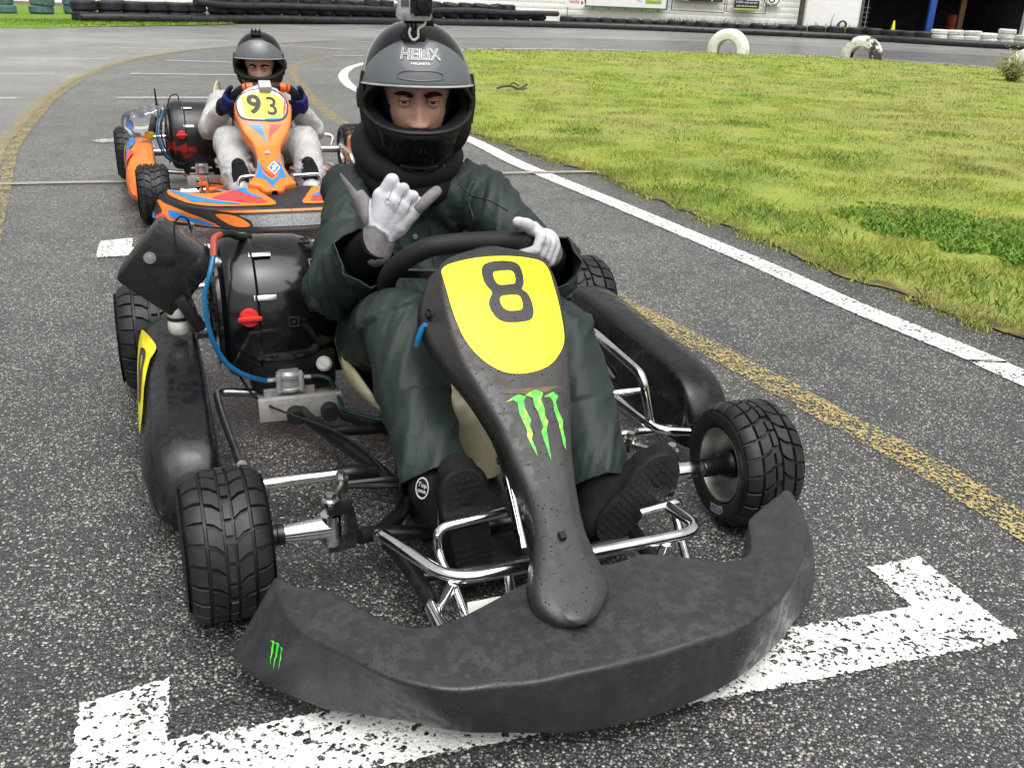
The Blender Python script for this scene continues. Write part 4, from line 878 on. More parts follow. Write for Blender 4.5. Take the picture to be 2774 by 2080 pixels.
def steering(root, grip_mat, cen=(.012, .350, .462), sq=True, rim_r=.160, accents=None):
    """column and a flat-topped wheel square to it"""
    c = Vector(cen); ax = Vector((0, .69, .724)).normalized(); up = Vector((0, -.724, .69)); X = Vector((1, 0, 0))
    MB().tube([(0, -.07, .060), c-ax*.012], .0105, 12).build('steering_column', MAT['chrome'], root)
    mb = MB(); 
    for t in (.30, .36): p = Vector((0, -.07, .06)).lerp(c, t); mb.tube([p-ax*.006, p+ax*.006], .0145, 14)
    mb.build('column_collar', MAT['steel'], root)
    pts = []; n = 64
    for k in range(n):
        a = 2*math.pi*k/n; x = rim_r*math.cos(a); y = rim_r*math.sin(a)
        if sq and y > .128: y = .128+(y-.128)*.25
        if sq and y < -.135: y = -.135+(y+.135)*.4
        pts.append(c+X*x+up*y)
    e = bpy.data.objects.new('steering_wheel', None); COL.objects.link(e); e.parent = root; e.empty_display_size = .05
    MB().tube(pts, .0195, 16, closed=True).build('rim_grip', grip_mat, e)
    sp = MB()
    for a in (10, 170, 270): 
        d = X*math.cos(math.radians(a))+up*math.sin(math.radians(a)); sp.loft([[c+d*r+q*w_+ax*h for q, w_, h in ((d.cross(ax), .016, .002), (d.cross(ax), -.016, .002), (d.cross(ax), -.016, -.002), (d.cross(ax), .016, -.002))] for r in (.02, rim_r*.9)])
    sp.lathe([(0, .006), (.035, .006), (.035, -.01), (0, -.01)], c, 'z', 24, frame(ax)); sp.build('spokes', MAT['black_paint'], e)
    if accents:
        for (a0, a1, m) in accents:
            q = [pts[int(round(k)) % n] for k in np.linspace(a0/360*n, a1/360*n, 8)]; MB().tube(catmull(q, 2), .0202, 14).build('grip_band', m, e)
    return pts

def pedals(root, L, R, bar):
    """bent rod pedals: list of points each"""
    for pts in (L, R): MB().tube(fillet(pts, .022, 5), .0085, 12).build('pedal', bar, root)

def front_hoop(root, bar):
    MB().tube(fillet([(-.262, -.05, .118), (-.272, -.075, .150), (-.196, -.252, .152), (.272, -.238, .150), (.262, -.06, .125)], .055, 7), .0105, 14).build('front_hoop', bar, root)
    for s in (-1, 1):
        MB().tube([(s*.19, -.245, .145), (s*.20, -.21, .075)], .0085, 10).build('hoop_stay', bar, root)
    MB().tube([(-.10, -.25, .145), (-.10, -.30, .06)], .0085, 10).build('hoop_stay', bar, root)
    MB().box((-.155, -.30, .115), (.055, .004, .045), rot('X', -25), .001).build('fairing_clamp', MAT['white_plastic'], root)

MAT['tab'] = plain('worn black tab', (.05, .05, .052), .3, .5, .5, .4, 200)
MAT['plate'] = plain('aluminium plate', (.40, .39, .37), .5, .2, .5, .12, 20, .15, 150, .0006, .1, (.16, .14, .12), .5, 25)
def engine(root, gloss, airbox=True, variant=0):
    e = bpy.data.objects.new('engine', None); COL.objects.link(e); e.parent = root; e.empty_display_size = .1
    # round cowl, axis along the kart's width, closed towards the driver, stepped flange towards the outside
    c = Vector((-.30, .80, .285)); 
    R1 = .165
    body = [(0, .125), (.07, .122), (.12, .105), (.150, .075), (R1, .03), (R1+.002, -.06), (R1+.001, -.075)]
    MB().lathe(body, c, 'x', 56).build('cowl', gloss, e, 50)
    rim_ = [(R1+.004, -.072), (R1+.008, -.078), (R1+.006, -.125), (R1-.004, -.142), (R1-.03, -.152), (R1-.03, -.16), (R1-.012, -.165), (.11, -.168), (.10, -.16), (0, -.16)]
    MB().lathe(rim_, c, 'x', 56).build('fan_housing', gloss, e, 35)
    gr = MB()
    for k in range(14): a = 2*math.pi*k/14; gr.box(c+Vector((-.170, .075*math.cos(a), .075*math.sin(a))), (.006, .05, .009), rot('X', 90-math.degrees(a)+90))
    gr.lathe([(.03, -.172), (.0, -.174)], c, 'x', 20); gr.build('fan_grille', MAT['black_matt'], e)
    for a, w_ in ((58, .05), (22, .05)):
        r = math.radians(a); n = Vector((0, -math.cos(r), math.sin(r))); p = c+n*(R1+.006)+Vector((-.055, 0, 0)); R = Matrix((Vector((1, 0, 0)), n.cross(Vector((1, 0, 0))), n)).transposed()
        k = MB(); k.box(p+n*.002, (.042, .012, .0025), R, .001); k.box(p+Vector((-.027, 0, 0))-n*.004, (.003, .014, .016), R, .001); k.build('clip', MAT['zinc'], e); k2 = MB(); bolt(k2, p+Vector((-.031, 0, 0))-n*.012+n.cross(Vector((1, 0, 0)))*0, n, .006, .007); k2.build('bolt', MAT['zinc'], e)
    for a, dx in ((74, .05), (48, .06), (12, .075), (2, .0)):
        r = math.radians(a); n = Vector((0, -math.cos(r), math.sin(r))); p = c+n*(R1+.002)+Vector((dx, 0, 0)); R = Matrix((Vector((1, 0, 0)), n.cross(Vector((1, 0, 0))), n)).transposed()
        k = MB()
        for s in (-1, 1): k.box(p+R @ Vector((s*.010, 0, .001)), (.003, .022, .005), R); k.box(p+R @ Vector((0, s*.010, .001)), (.017, .003, .005), R)
        k.lathe([(0, .003), (.0045, .003), (.0045, 0)], p, 'z', 10, R); k.build('vent_tab', MAT['tab'], e)
    r = math.radians(2); n = Vector((0, -math.cos(r), math.sin(r))); p = c+n*(R1+.008)+Vector((-.098, 0, .02)); k = MB(); k.lathe([(0, .014), (.019, .012), (.0215, .004), (.0215, 0)], p, 'z', 24, frame(n)); k.box(p+n*.016, (.052, .008, .010), rot('Z', 0), .002); k.build('ignition_knob', MAT['red'], e)
    # crankcase and mount below
    b = MB(); b.box((-.30, .77, .155), (.20, .20, .10), None, .012); b.box((-.20, .80, .17), (.06, .16, .10), None, .01); b.build('crankcase', MAT['black_paint'], e)
    m = MB(); m.box((-.295, .70, .083), (.19, .145, .022), None, .002); m.box((-.295, .632, .078), (.195, .018, .056), None, .002); m.build('engine_mount', MAT['plate'], e)
    for s in (-.015, .065): MB().lathe([(0, -.03), (.019, -.03), (.021, -.026), (.021, .0), (0, .0)], (-.295+s, .622, .066), 'y', 18).build('mount_bush', MAT['black_matt'], e)
    fp = MB(); q = Vector((-.315, .665, .135)); fp.lathe([(0, .026), (.022, .027), (.026, .022), (.030, .020), (.030, .012), (.027, .010), (.027, -.012), (.030, -.014), (.030, -.02), (0, -.02)], q, 'z', 28); 
    for s in (-1, 1):
        for t in (-1, 1): fp.lathe([(0, .024), (.006, .024), (.007, .02), (.007, -.02), (0, -.02)], q+Vector((s*.026, t*.02, 0)), 'z', 10); fp.lathe([(0, .029), (.004, .029), (.004, .024)], q+Vector((s*.026, t*.02, 0)), 'z', 6)
    for s in (-1, 1): fp.tube([q+Vector((s*.025, 0, .004)), q+Vector((s*.052, -.002, .004))], .0055, 8)
    fp.box(q+Vector((0, .01, -.035)), (.12, .02, .03), None, .002); fp.build('fuel_pump', MAT['alloy'], e)
    cp = MB(); n = Vector((-.25, -.85, .45)).normalized(); p = Vector((-.232, .655, .172)); cp.lathe([(0, .012), (.014, .011), (.018, .007), (.019, -.008), (.010, -.01), (.010, -.03)], p, 'z', 20, frame(n)); cp.box(p+n*.013, (.005, .030, .006), frame(n) @ rot('Z', 55)); cp.build('oil_cap', MAT['white_plastic'] if variant == 0 else MAT['alloy'], e)
    MB().lathe([(0, -.02), (.08, -.02), (.115, -.01), (.12, .01), (.11, .03), (0, .035)], (-.165, .90, .20), 'x', 36).build('clutch_cover', MAT['black_paint'], e)
    MB().tube(catmull([(-.30, .93, .20), (-.25, 1.05, .27), (-.12, 1.12, .25), (.1, 1.14, .22)], 6), .034, 16).build('exhaust_silencer', MAT['black_matt'], e)
    MB().tube([(-.18, .79, .165), (-.02, .86, .155)], .024, 16).build('exhaust_pipe', MAT['black_paint'], e)
    return e
# ================================================================ KART 8
K1 = empty('racing_kart', (.0075, 1.512, 0), .3776); tag(K1, 'black go-kart number 8 in the foreground with a yellow front number panel', 'go-kart')
chassis(K1, MAT['black_paint'], MAT['chrome'])
wheel(K1, (-.517, 0, .128), steer=.03, flip=-1, spin=.3, camber=-.02); wheel(K1, (.517, 0, .128), steer=-.05, flip=1, spin=1.1)
wheel(K1, (-.600, 1.05, .139), True, flip=-1, spin=.2); wheel(K1, (.600, 1.05, .139), True, spin=.8)
front_hoop(K1, MAT['chrome'])
S8 = [((-.448, -.188), (-.458, -.194), (-.530, -.210)), ((-.428, -.215), (-.450, -.250), (-.498, -.270)), ((-.382, -.246), (-.433, -.308), (-.455, -.322)), ((-.344, -.300), (-.387, -.369), (-.408, -.366)), ((-.314, -.340), (-.343, -.430), (-.338, -.405)),
      ((-.285, -.362), (-.298, -.470), (-.275, -.442)), ((-.245, -.369), (-.247, -.489), (-.225, -.470)), ((-.180, -.350), (-.174, -.502), (-.155, -.498)), ((-.094, -.319), (-.096, -.508), (-.06, -.518)), ((-.02, -.315), (-.011, -.506), (.02, -.520)),
      ((.053, -.322), (.079, -.501), (.090, -.515)), ((.111, -.305), (.154, -.493), (.150, -.502)), ((.178, -.328), (.212, -.478), (.205, -.484)), ((.240, -.355), (.285, -.444), (.280, -.450)), ((.285, -.345), (.363, -.382), (.356, -.402)), ((.320, -.300), (.410, -.335), (.437, -.345)), ((.352, -.251), (.452, -.288), (.505, -.262)), ((.410, -.218), (.488, -.225), (.530, -.205)), ((.47, -.185), (.492, -.188), (.540, -.175))]
S8 = [(a, (b[0]-.0060-.0113*b[0], b[1]-.0108), (c[0]+.0060+.0113*c[0], c[1]+.0108)) for a, b, c in S8]
bumper(K1, S8, lambda k: .170+.014*math.exp(-((k-9.5)/2.2)**2), lambda k: .160+(.004 if k in (0, 18) else 0), lambda k: .040, MAT['black_plastic'])
F8 = [o for o in K1.children if o.name.startswith('front_fairing')][0]
G8 = [(-.47, .165), (-.44, .186), (-.40, .206), (-.34, .238), (-.25, .288), (-.15, .36), (-.05, .437), (.05, .512), (.12, .558), (.16, .574)]
lr = [(-.4480, -.074, -.054), (-.4455, -.085, -.043), (-.441, -.094, -.036), (-.434, -.102, -.027), (-.425, -.110, -.016), (-.408, -.117, 0), (-.39, -.115, .006), (-.37, -.108, .003), (-.345, -.095, .0), (-.32, -.084, -.001), (-.29, -.076, .003), (-.25, -.072, .012), (-.20, -.080, .025), (-.15, -.087, .043), (-.10, -.104, .061), (-.05, -.122, .078), (0, -.128, .091), (.05, -.127, .099), (.08, -.123, .101), (.110, -.114, .098), (.128, -.100, .084), (.141, -.074, .058), (.150, -.036, .024)]
N8 = Nassau(G8, [(y, (a+b)/2, (b-a)/2) for y, a, b in lr], .0045, .055, True)
np8 = N8.build(K1, MAT['nassau_plastic'])
yel = [(-.111, .090), (-.110, .102), (-.103, .109), (-.086, .115), (-.045, .120), (.001, .121), (.047, .117), (.077, .110), (.087, .101), (.090, .085), (.088, .06), (.085, .025), (.078, -.016), (.070, -.038), (.056, -.054), (.034, -.070), (.006, -.079), (-.028, -.081), (-.055, -.075), (-.078, -.060), (-.095, -.039), (-.105, -.017), (-.110, .010), (-.112, .040)]
N8.decal([[(p.x, p.y) for p in catmull([(a, b, 0) for a, b in yel], 3, True)]], MAT['yellow'], np8, 'number_plate', .0010)
e8 = [(-.040, .088), (-.037, .099), (-.030, .106), (-.018, .110), (-.002, .111), (.016, .110), (.028, .107), (.035, .100), (.036, .088), (.034, .075), (.030, .063), (.024, .055), (.031, .047), (.034, .036), (.033, .020), (.028, .008), (.020, .002), (.006, 0), (-.012, 0), (-.026, .002), (-.037, .008), (-.043, .018), (-.0455, .030), (-.042, .041), (-.033, .053), (-.038, .064), (-.041, .076)]
h1 = [(-.021, .083), (-.018, .090), (-.010, .092), (.008, .0925), (.017, .091), (.020, .085), (.018, .073), (.013, .066), (.002, .065), (-.012, .065), (-.019, .069)]; h2 = [(-.024, .036), (-.021, .043), (-.013, .046), (.005, .046), (.014, .044), (.017, .037), (.015, .026), (.010, .020), (-.002, .019), (-.015, .020), (-.022, .026)]
ring8 = lambda r, n=3: [(p.x, p.y) for p in catmull([(a, b, 0) for a, b in r], n, True)]
N8.decal([ring8(e8), ring8(h1), ring8(h2)], MAT['sticker_black'], np8, 'number_eight', .0020, .005)
for c in CLAW: N8.decal([c], M_CLAW, np8, 'claw_mark', .0012, .004)
st = MB()   # stain of old glue under the plate
N8.decal([[(-.075, -.105), (-.03, -.112), (.01, -.112), (.035, -.105), (.005, -.104), (-.04, -.103)]], plain('old glue', (.09, .06, .015), .5, var=.5, vs=60), np8, 'glue_stain', .0008)
sw = MB(); bolt(sw, (-.150, .045, .488), (-1, -.2, .2), .007, .004); sw.build('panel_screw', MAT['black_matt'], np8)
MB().tube(catmull([(-.140, .035, .462), (-.156, .045, .470), (-.166, .045, .450), (-.170, .048, .432)], 4), .005, 8).build('cable_tie', MAT['blue_hose'], np8)
sq = MB(); sq.box(N8.surf(-.047, -.325, .004), (.010, .012, .008), frame((0, -.45, .89))); sq.build('panel_clip', MAT['black_matt'], np8)
steering(K1, MAT['grip']); seat(K1, MAT['fibreglass'])
pedals(K1, [(-.055, -.112, .172), (-.178, -.112, .162), (-.178, -.120, .115), (-.168, -.19, .085), (-.165, -.25, .058)], [(.207, -.122, .130), (.292, -.120, .139), (.292, -.105, .11), (.275, -.17, .08), (.262, -.22, .06)], MAT['chrome'])
MB().tube([(-.30, .10, .152), (-.165, .085, .155), (-.02, .07, .13)], .006, 6).build('brake_rod', MAT['black_paint'], K1)
hose(K1, [(-.165, .04, .125), (-.155, -.02, .16), (-.172, -.10, .155), (-.185, -.11, .118)], .0012, MAT['steel'], 'throttle_cable', 8, 5)
# tank between the legs
tk = []
for (y, x0, x1, z0, z1) in ((.20, -.045, .06, .06, .20), (.215, -.06, .075, .055, .225), (.28, -.066, .082, .052, .25), (.36, -.066, .082, .052, .258), (.42, -.06, .076, .055, .25), (.435, -.045, .06, .06, .235)):
    tk.append(fillet([(x0, y, z0), (x1, y, z0), (x1*.93, y, z1), (x0*.93, y, z1)], .03, 5, True))
MB().loft(tk).build('fuel_tank', MAT['tank'], K1, 50)
MB().tube([(0.0, .25, .262), (.0, .25, .235)], .022, 16).build('tank_cap', MAT['black_matt'], K1)
podL = side_pod(K1, -1, MAT['pod_plastic']); podR = side_pod(K1, 1, MAT['pod_plastic'])
def pod_pt(sx, y, s, off=.002):
    """s runs from the pod's top over its outer edge"""
    f = max(0, min(1, (y-.35)/.5)); zt = .224+.021*f
    P = [(.585, zt+.001), (.612, zt-.006), (.628, zt-.022), (.6365, zt-.045), (.643, zt-.075), (.647, zt-.11)]
    x = float(np.interp(s, [0, .2, .4, .6, .8, 1], [p[0] for p in P])); z = float(np.interp(s, [0, .2, .4, .6, .8, 1], [p[1] for p in P]))
    return Vector((sx*(x+off*(.3+.7*min(1, s*1.6))), y, z+off*max(0, 1-s)+noise.noise(Vector((sx*x, y, z))*8)*.003))
def pod_decal(rings, mat, sx, name, par, off):
    me = poly_mesh([rings], lambda y, s: pod_pt(sx, y, s, off), .03); return mk(name, me, mat, par, 180)
yp = [(.845, .42), (.80, .28), (.74, .16), (.68, .10), (.62, .22), (.57, .33), (.50, .42), (.44, .50), (.40, .62), (.42, .8), (.50, .86), (.56, .93), (.64, .98), (.72, .9), (.80, .7)]
pod_decal([[(p.x, p.y) for p in catmull([(a, b, 0) for a, b in yp], 3, True)]], MAT['yellow'], -1, 'pod_number_plate', podL, .004)
pod_decal([ring8([(.74, .42), (.70, .30), (.65, .32), (.60, .42), (.55, .50), (.50, .58), (.53, .66), (.60, .62), (.68, .58), (.72, .52)]), ring8([(.71, .43), (.68, .38), (.64, .43), (.63, .50), (.67, .50)])], MAT['sticker_black'], -1, 'pod_number', podL, .0065)
pod_decal([[(.86, .5), (.86, .8), (.45, .8), (.45, .55), (.6, .45)]], MAT['yellow'], 1, 'pod_number_plate', podR, .004)
# small logo on the left end of the fairing, lying on the curved front face
LN = Vector((-.62, -.72, .28)).normalized(); LX = Vector((.76, -.65, 0)).normalized(); LY = LN.cross(LX)*-1
LY = LY if LY.z > 0 else -LY
for c in CLAW:
    me = refine(poly_mesh([[[((x+.02)*.34, (y+.16)*.40) for x, y in c]]], lambda x, y: Vector((-.483, -.288, .100))+LX*x+LY*y+LN*.05, .004), .006)
    q = drop(F8.data, [v.co.copy() for v in me.vertices], -LN, .0012)
    for v, t in zip(me.vertices, q):
        if t: v.co = t
    mk('claw_mark', me, M_CLAW, F8, 180)
eng = engine(K1, MAT['black_gloss'])
# airbox with bolt, breather and reservoir beside the engine
ab = bpy.data.objects.new('airbox', None); COL.objects.link(ab); ab.parent = K1
RA = rot('Z', -6) @ rot('Y', 40); cA = Vector((-.558, .765, .402)); bm_ = MB(); bm_.box(cA, (.150, .13, .155), RA, .013); bm_.box(cA+RA @ Vector((.05, .0, .05)), (.05, .133, .05), RA @ rot('Y', 20), .012); bm_.build('airbox_shell', MAT['airbox'], ab, 35)
k = MB(); pB = cA+RA @ Vector((-.045, -.067, .012)); k.lathe([(0, .010), (.005, .010), (.005, .004), (.013, .0035), (.0135, 0)], pB, 'z', 20, frame((0, -1, .03))); k.build('airbox_bolt', MAT['zinc'], ab)
MB().box(cA+RA @ Vector((-.022, -.0665, .024)), (.05, .003, .026), RA @ rot('Y', -38), .001).build('airbox_boss', MAT['airbox'], ab)
MB().tube([(-.468, .75, .405), (-.405, .77, .395)], .014, 14).build('breather_pipe', MAT['alloy'], ab); MB().tube([(-.47, .75, .405), (-.445, .757, .403)], .019, 14).build('hose_clip', MAT['zinc'], ab)
rb = MB(); rb.lathe([(0, .036), (.017, .036), (.024, .030), (.026, .018), (.024, .002), (.022, 0), (.024, -.002), (.026, -.018), (.025, -.032), (.02, -.038), (0, -.038)], (-.545, .725, .292), 'z', 20); rb.build('catch_bottle', MAT['white_plastic'], K1); MB().lathe([(.0245, -.004), (.0255, -.004), (.0255, .004), (.0245, .004)], (-.545, .725, .292), 'z', 20, close=True).build('bottle_strap', MAT['black_matt'], K1)
MB().box((-.520, .688, .310), (.026, .03, .088), rot('Y', -28), .004).build('ignition_module', MAT['airbox'], K1)
hose(K1, [(-.462, .64, .452), (-.475, .62, .414), (-.488, .615, .376), (-.490, .61, .336), (-.488, .61, .308), (-.479, .61, .264), (-.460, .615, .217), (-.431, .62, .185), (-.40, .635, .162), (-.367, .664, .139)], .0058, MAT['blue_hose'], 'fuel_hose')
hose(K1, [(-.462, .645, .450), (-.459, .66, .468), (-.455, .68, .480), (-.440, .70, .484)], .0075, MAT['red_hose'], 'fuel_hose'); hose(K1, [(-.440, .70, .484), (-.42, .72, .480), (-.398, .75, .465), (-.37, .80, .45)], .0085, MAT['black_matt'], 'breather_hose')
hose(K1, [(-.502, .70, .498), (-.507, .66, .529), (-.521, .66, .536), (-.534, .66, .521), (-.537, .655, .486), (-.531, .655, .436), (-.518, .655, .366), (-.508, .66, .325), (-.50, .67, .28)], .0022, MAT['black_matt'], 'throttle_cable', 8, 6)
MB().tube([(-.505, .705, .492), (-.498, .70, .512)], .006, 10).build('cable_adjuster', MAT['zinc'], K1)
hose(K1, [(-.265, .664, .139), (-.245, .655, .142), (-.223, .645, .135), (-.208, .64, .105), (-.205, .60, .088), (-.200, .56, .086), (-.179, .53, .088), (-.142, .487, .09), (-.08, .44, .1)], .0055, MAT['green_hose'], 'fuel_hose')
hose(K1, [(-.432, .75, .15), (-.401, .69, .10), (-.364, .617, .092), (-.326, .56, .092), (-.253, .458, .092), (-.213, .364, .092), (-.196, .288, .094), (-.187, .2, .094), (-.19, .1, .10)], .003, MAT['black_matt'], 'throttle_cable', 8, 6)
vb = MB()   # tyre brand patch on the inner wall of the image-right front tyre
VG_B = flat('tyre patch cream', (.55, .50, .36), .5); VG_T = flat('tyre patch blue', (.02, .12, .35), .5)
def wall_pt(t, r, off): a = math.radians(t); return Vector((.4475-off, .517*0-r*math.sin(a), .128-r*math.cos(a)))
vs = []; fs = []
for i in range(9):
    t = 1+i*3.6
    for r in (.082, .100): vs.append(tuple(wall_pt(t, r, .0012)))
fs = [(2*i, 2*i+1, 2*i+3, 2*i+2) for i in range(8)]; MB().add(vs, fs).build('tyre_patch', VG_B, K1, 180)
tm = refine(text_mesh('VEGA', .018, .0006, sx=1.0), .004); warp(tm, lambda p: wall_pt(15.4+p.x*640, .091-p.y, .0022)); mk('tyre_lettering', tm, VG_T, K1, None)

# ================================================================ KART 93
K2 = empty('racing_kart', (-1.1214, 4.2457, 0), .384); tag(K2, 'orange and blue go-kart number 93 waiting behind the black one', 'go-kart')
M_OR = plain('orange plastic', (.80, .20, .025), .35, 0, .5, .08, 10, 0, 100, .001, .08, (.30, .09, .02), .3, 12); M_BL = plain('blue sticker', (.02, .22, .60), .35, 0, .5, .08, 10); M_RD = plain('red sticker', (.72, .05, .055), .35, 0, .5, .08, 10); M_OF = plain('orange frame paint', (.75, .13, .015), .35, 0, .5, .12, 14, dirt=(.1, .05, .02), ds=14)
M_SV = plain('silver honeycomb film', (.15, .155, .16), .45, 0, .5, .5, 120); M_GY = plain('grey tape', (.42, .43, .45), .45, 0, .5, .1, 20); M_PK = plain('black bumper plastic', (.022, .022, .024), .5, 0, .4, .3, 20)
M_PLW = plain('white plate', (.74, .76, .78), .4, 0, .5, .06, 10)
chassis(K2, M_OF, MAT['chrome'], True)
wheel(K2, (-.530, 0, .128), flip=-1, spin=.7); wheel(K2, (.530, 0, .128), spin=.1); wheel(K2, (-.600, 1.05, .139), True, flip=-1, spin=.5); wheel(K2, (.600, 1.05, .139), True, spin=.2)
front_hoop(K2, MAT['chrome'])
half = [((.475, -.125), (.515, -.128), (.552, -.120)), ((.470, -.150), (.500, -.165), (.540, -.205)), ((.430, -.195), (.462, -.250), (.500, -.265)), ((.385, -.235), (.420, -.335), (.425, -.315)), ((.345, -.275), (.372, -.385), (.365, -.355)), ((.300, -.285), (.315, -.418), (.300, -.395)), ((.240, -.262), (.240, -.430), (.225, -.430)), ((.180, -.235), (.165, -.430), (.160, -.462)), ((.10, -.225), (.085, -.428), (.085, -.480))]
S93 = [tuple((-x, y) for x, y in s) for s in half]+[((0, -.225), (0, -.428), (0, -.487))]+half[::-1]
zi93 = lambda k: .172+.016*math.exp(-((k-9)/4)**2); zr93 = lambda k: .142-.008*math.exp(-((k-9)/4)**2); zb93 = lambda k: .05
fair = bumper(K2, S93, zi93, zr93, zb93, M_PK, 'front_fairing', .0006)
I93 = catmull([(a[0], a[1], zi93(k)) for k, (a, b, c) in enumerate(S93)], 5); R93 = catmull([(b[0], b[1], zr93(k)) for k, (a, b, c) in enumerate(S93)], 5); B93 = catmull([(c[0], c[1], zb93(k)) for k, (a, b, c) in enumerate(S93)], 5)
def at_u(A, u): u = max(0, min(17.999, u))*5; i = int(u); t = u-i; return A[i].lerp(A[min(i+1, len(A)-1)], t)
def f_top(u, v, off=.0035):
    p, q = at_u(I93, u), at_u(R93, u); c = (p+q)*.5+Vector((0, 0, .0025)); s = p.lerp(c, v*2) if v < .5 else c.lerp(q, v*2-1); return s+Vector((0, -.15, 1)).normalized()*(off+.002)
def f_front(u, v, off=.0035):
    p, q, b = at_u(I93, u), at_u(R93, u), at_u(B93, u); c = (q+b)*.5+(q-p).normalized()*.003; s = q.lerp(c, v*2) if v < .5 else c.lerp(b, v*2-1); t = at_u(R93, min(18, u+.2))-at_u(R93, max(0, u-.2)); n = Vector((t.y, -t.x, 0)).normalized(); return s+n*(off+.002)
def fdec(fn, ring, mat, name, off=.0035, sm=3):
    for mir in (0, 1):
        R_ = [((18-u) if mir else u, v) for u, v in ring]; R_ = [(p.x, p.y) for p in catmull([(a, b, 0) for a, b in R_], sm, True)] if sm else R_
        me = poly_mesh([[R_]], lambda u, v: fn(u, v, off), .25); mk(name, me, mat, fair, 180)
fdec(f_top, [(1.0, .12), (2.0, .06), (3.5, .05), (5, .06), (6.5, .06), (7.6, .08), (7.9, .3), (8.2, .6), (8.35, .86), (7, .88), (5, .86), (3.5, .84), (2.4, .78), (1.4, .62)], M_OR, 'fairing_panel', .002, 2)
fdec(f_top, [(1.2, .2), (2.2, .16), (3.3, .3), (4.4, .42), (5.6, .62), (6.6, .80), (5.4, .74), (4.2, .66), (3.4, .7), (2.6, .5), (1.8, .4)], M_BL, 'blue_flash', .0045)
fdec(f_top, [(5.0, .36), (6.0, .15), (6.7, .12), (7.2, .4), (8.0, .76), (7.0, .74), (6.0, .6), (5.3, .5)], M_RD, 'red_flash', .0045); fdec(f_top, [(6.5, .10), (7.2, .07), (7.3, .3), (7.9, .62), (7.3, .5), (6.9, .25)], M_BL, 'blue_flash', .006)
fdec(f_front, [(.4, .12), (1.5, .15), (2.6, .2), (3.4, .3), (4.4, .5), (5.2, .86), (3.8, .84), (2.4, .8), (1.2, .82), (.4, .8)], M_OR, 'fairing_panel', .002, 2)
fdec(f_front, [(2.0, .34), (2.8, .36), (3.4, .5), (4.2, .56), (4.9, .82), (3.9, .78), (3.0, .74), (2.2, .6)], M_BL, 'blue_flash', .0045)
fdec(f_front, [(.5, .2), (1.0, .25), (1.5, .45), (1.1, .7), (.6, .6)], M_PK, 'scuff_patch', .006); fdec(f_front, [(1.1, .55), (1.9, .6), (2.0, .78), (1.2, .78)], M_RD, 'red_flash', .0055); fdec(f_front, [(.5, .62), (.95, .7), (.9, .85), (.5, .8)], M_BL, 'blue_flash', .0065)
fdec(f_front, [(5.1, .22), (5.9, .24), (6.5, .45), (6.8, .74), (6.0, .8), (5.5, .6)], M_OR, 'fairing_panel', .0035); fdec(f_front, [(6.3, .26), (8.99, .24), (8.99, .76), (7.0, .78), (6.9, .5)], M_SV, 'honeycomb_strip', .002, 0)
fdec(f_front, [(5.2, .04), (6.5, .03), (8.98, .03), (8.98, .12), (7, .14), (6, .14)], M_OR, 'fairing_panel', .002, 0)
G9 = [(-.36, .165), (-.30, .190), (-.2, .224), (-.1, .265), (0, .32), (.08, .387), (.14, .466), (.2, .545), (.235, .575), (.25, .581)]
lr9 = [(-.318, -.062, -.035), (-.312, -.082, -.018), (-.300, -.092, -.008), (-.285, -.100, 0), (-.268, -.106, .005), (-.262, -.128, .032), (-.25, -.150, .055), (-.235, -.148, .052), (-.19, -.120, .036), (-.12, -.095, .022), (-.06, -.083, .020), (0, -.084, .027), (.03, -.098, .046), (.065, -.120, .074), (.10, -.138, .096), (.135, -.148, .107), (.16, -.146, .104), (.18, -.130, .092), (.2, -.102, .07), (.215, -.066, .035), (.224, -.04, .01)]
N9 = Nassau(G9, [(y, (a+b)/2, (b-a)/2) for y, a, b in lr9], .007, .06); np9 = N9.build(K2, M_OR)
N9.decal([ring8([(-.137, .169), (-.143, .152), (-.137, .124), (-.112, .107), (-.029, .101), (.042, .101), (.078, .116), (.092, .14), (.092, .165), (.068, .190), (.03, .202), (-.01, .206), (-.06, .203), (-.11, .191)], 2)], M_PK, np9, 'plate_recess', .0008)
N9.decal([ring8([(-.131, .166), (-.136, .15), (-.129, .126), (-.105, .112), (-.029, .107), (.04, .107), (.07, .120), (.084, .142), (.084, .163), (.062, .185), (.03, .196), (-.01, .200), (-.06, .197), (-.105, .186)], 2)], M_PLW, np9, 'plate_film', .0015)
N9.decal([[(-.115, .178), (-.06, .186), (-.012, .189), (.04, .183), (.076, .172), (.068, .14), (.056, .113), (-.02, .109), (-.104, .115), (-.112, .145)]], MAT['yellow'], np9, 'number_plate', .0022)
N9.decal([[(-.02, .106), (.045, .107), (.06, .112), (.056, .1135), (-.02, .1095)]], M_BL, np9, 'blue_flash', .003); N9.decal([[(.078, .172), (.084, .16), (.083, .142), (.07, .122), (.06, .113), (.068, .14)]], M_RD, np9, 'red_flash', .0026); N9.decal([[(.076, .178), (.085, .168), (.085, .158), (.077, .165)]], M_BL, np9, 'blue_flash', .003)
for txt, cx, wd in (('9', -.060, 1.5), ('3', .018, 1.35)):
    tm = refine(text_mesh(txt, .092, .0032 if txt == '9' else .0012, sx=wd*.93), .006); warp(tm, lambda p: N9.surf(cx+p.x, .1475+p.y*.86+(-.0018 if txt == '3' else 0)-(cx+p.x)*.05, .0032)); mk('number_'+('nine' if txt == '9' else 'three'), tm, M_PK, np9, None)
N9.decal([[(-.096, .092), (-.043, .092), (-.034, .05), (-.028, .010), (-.045, .045), (-.07, .072)]], M_BL, np9, 'blue_flash', .0015); N9.decal([[(-.001, .092), (.05, .092), (.02, .07), (-.008, .045), (-.023, .008), (-.015, .05)]], M_RD, np9, 'red_flash', .0015)
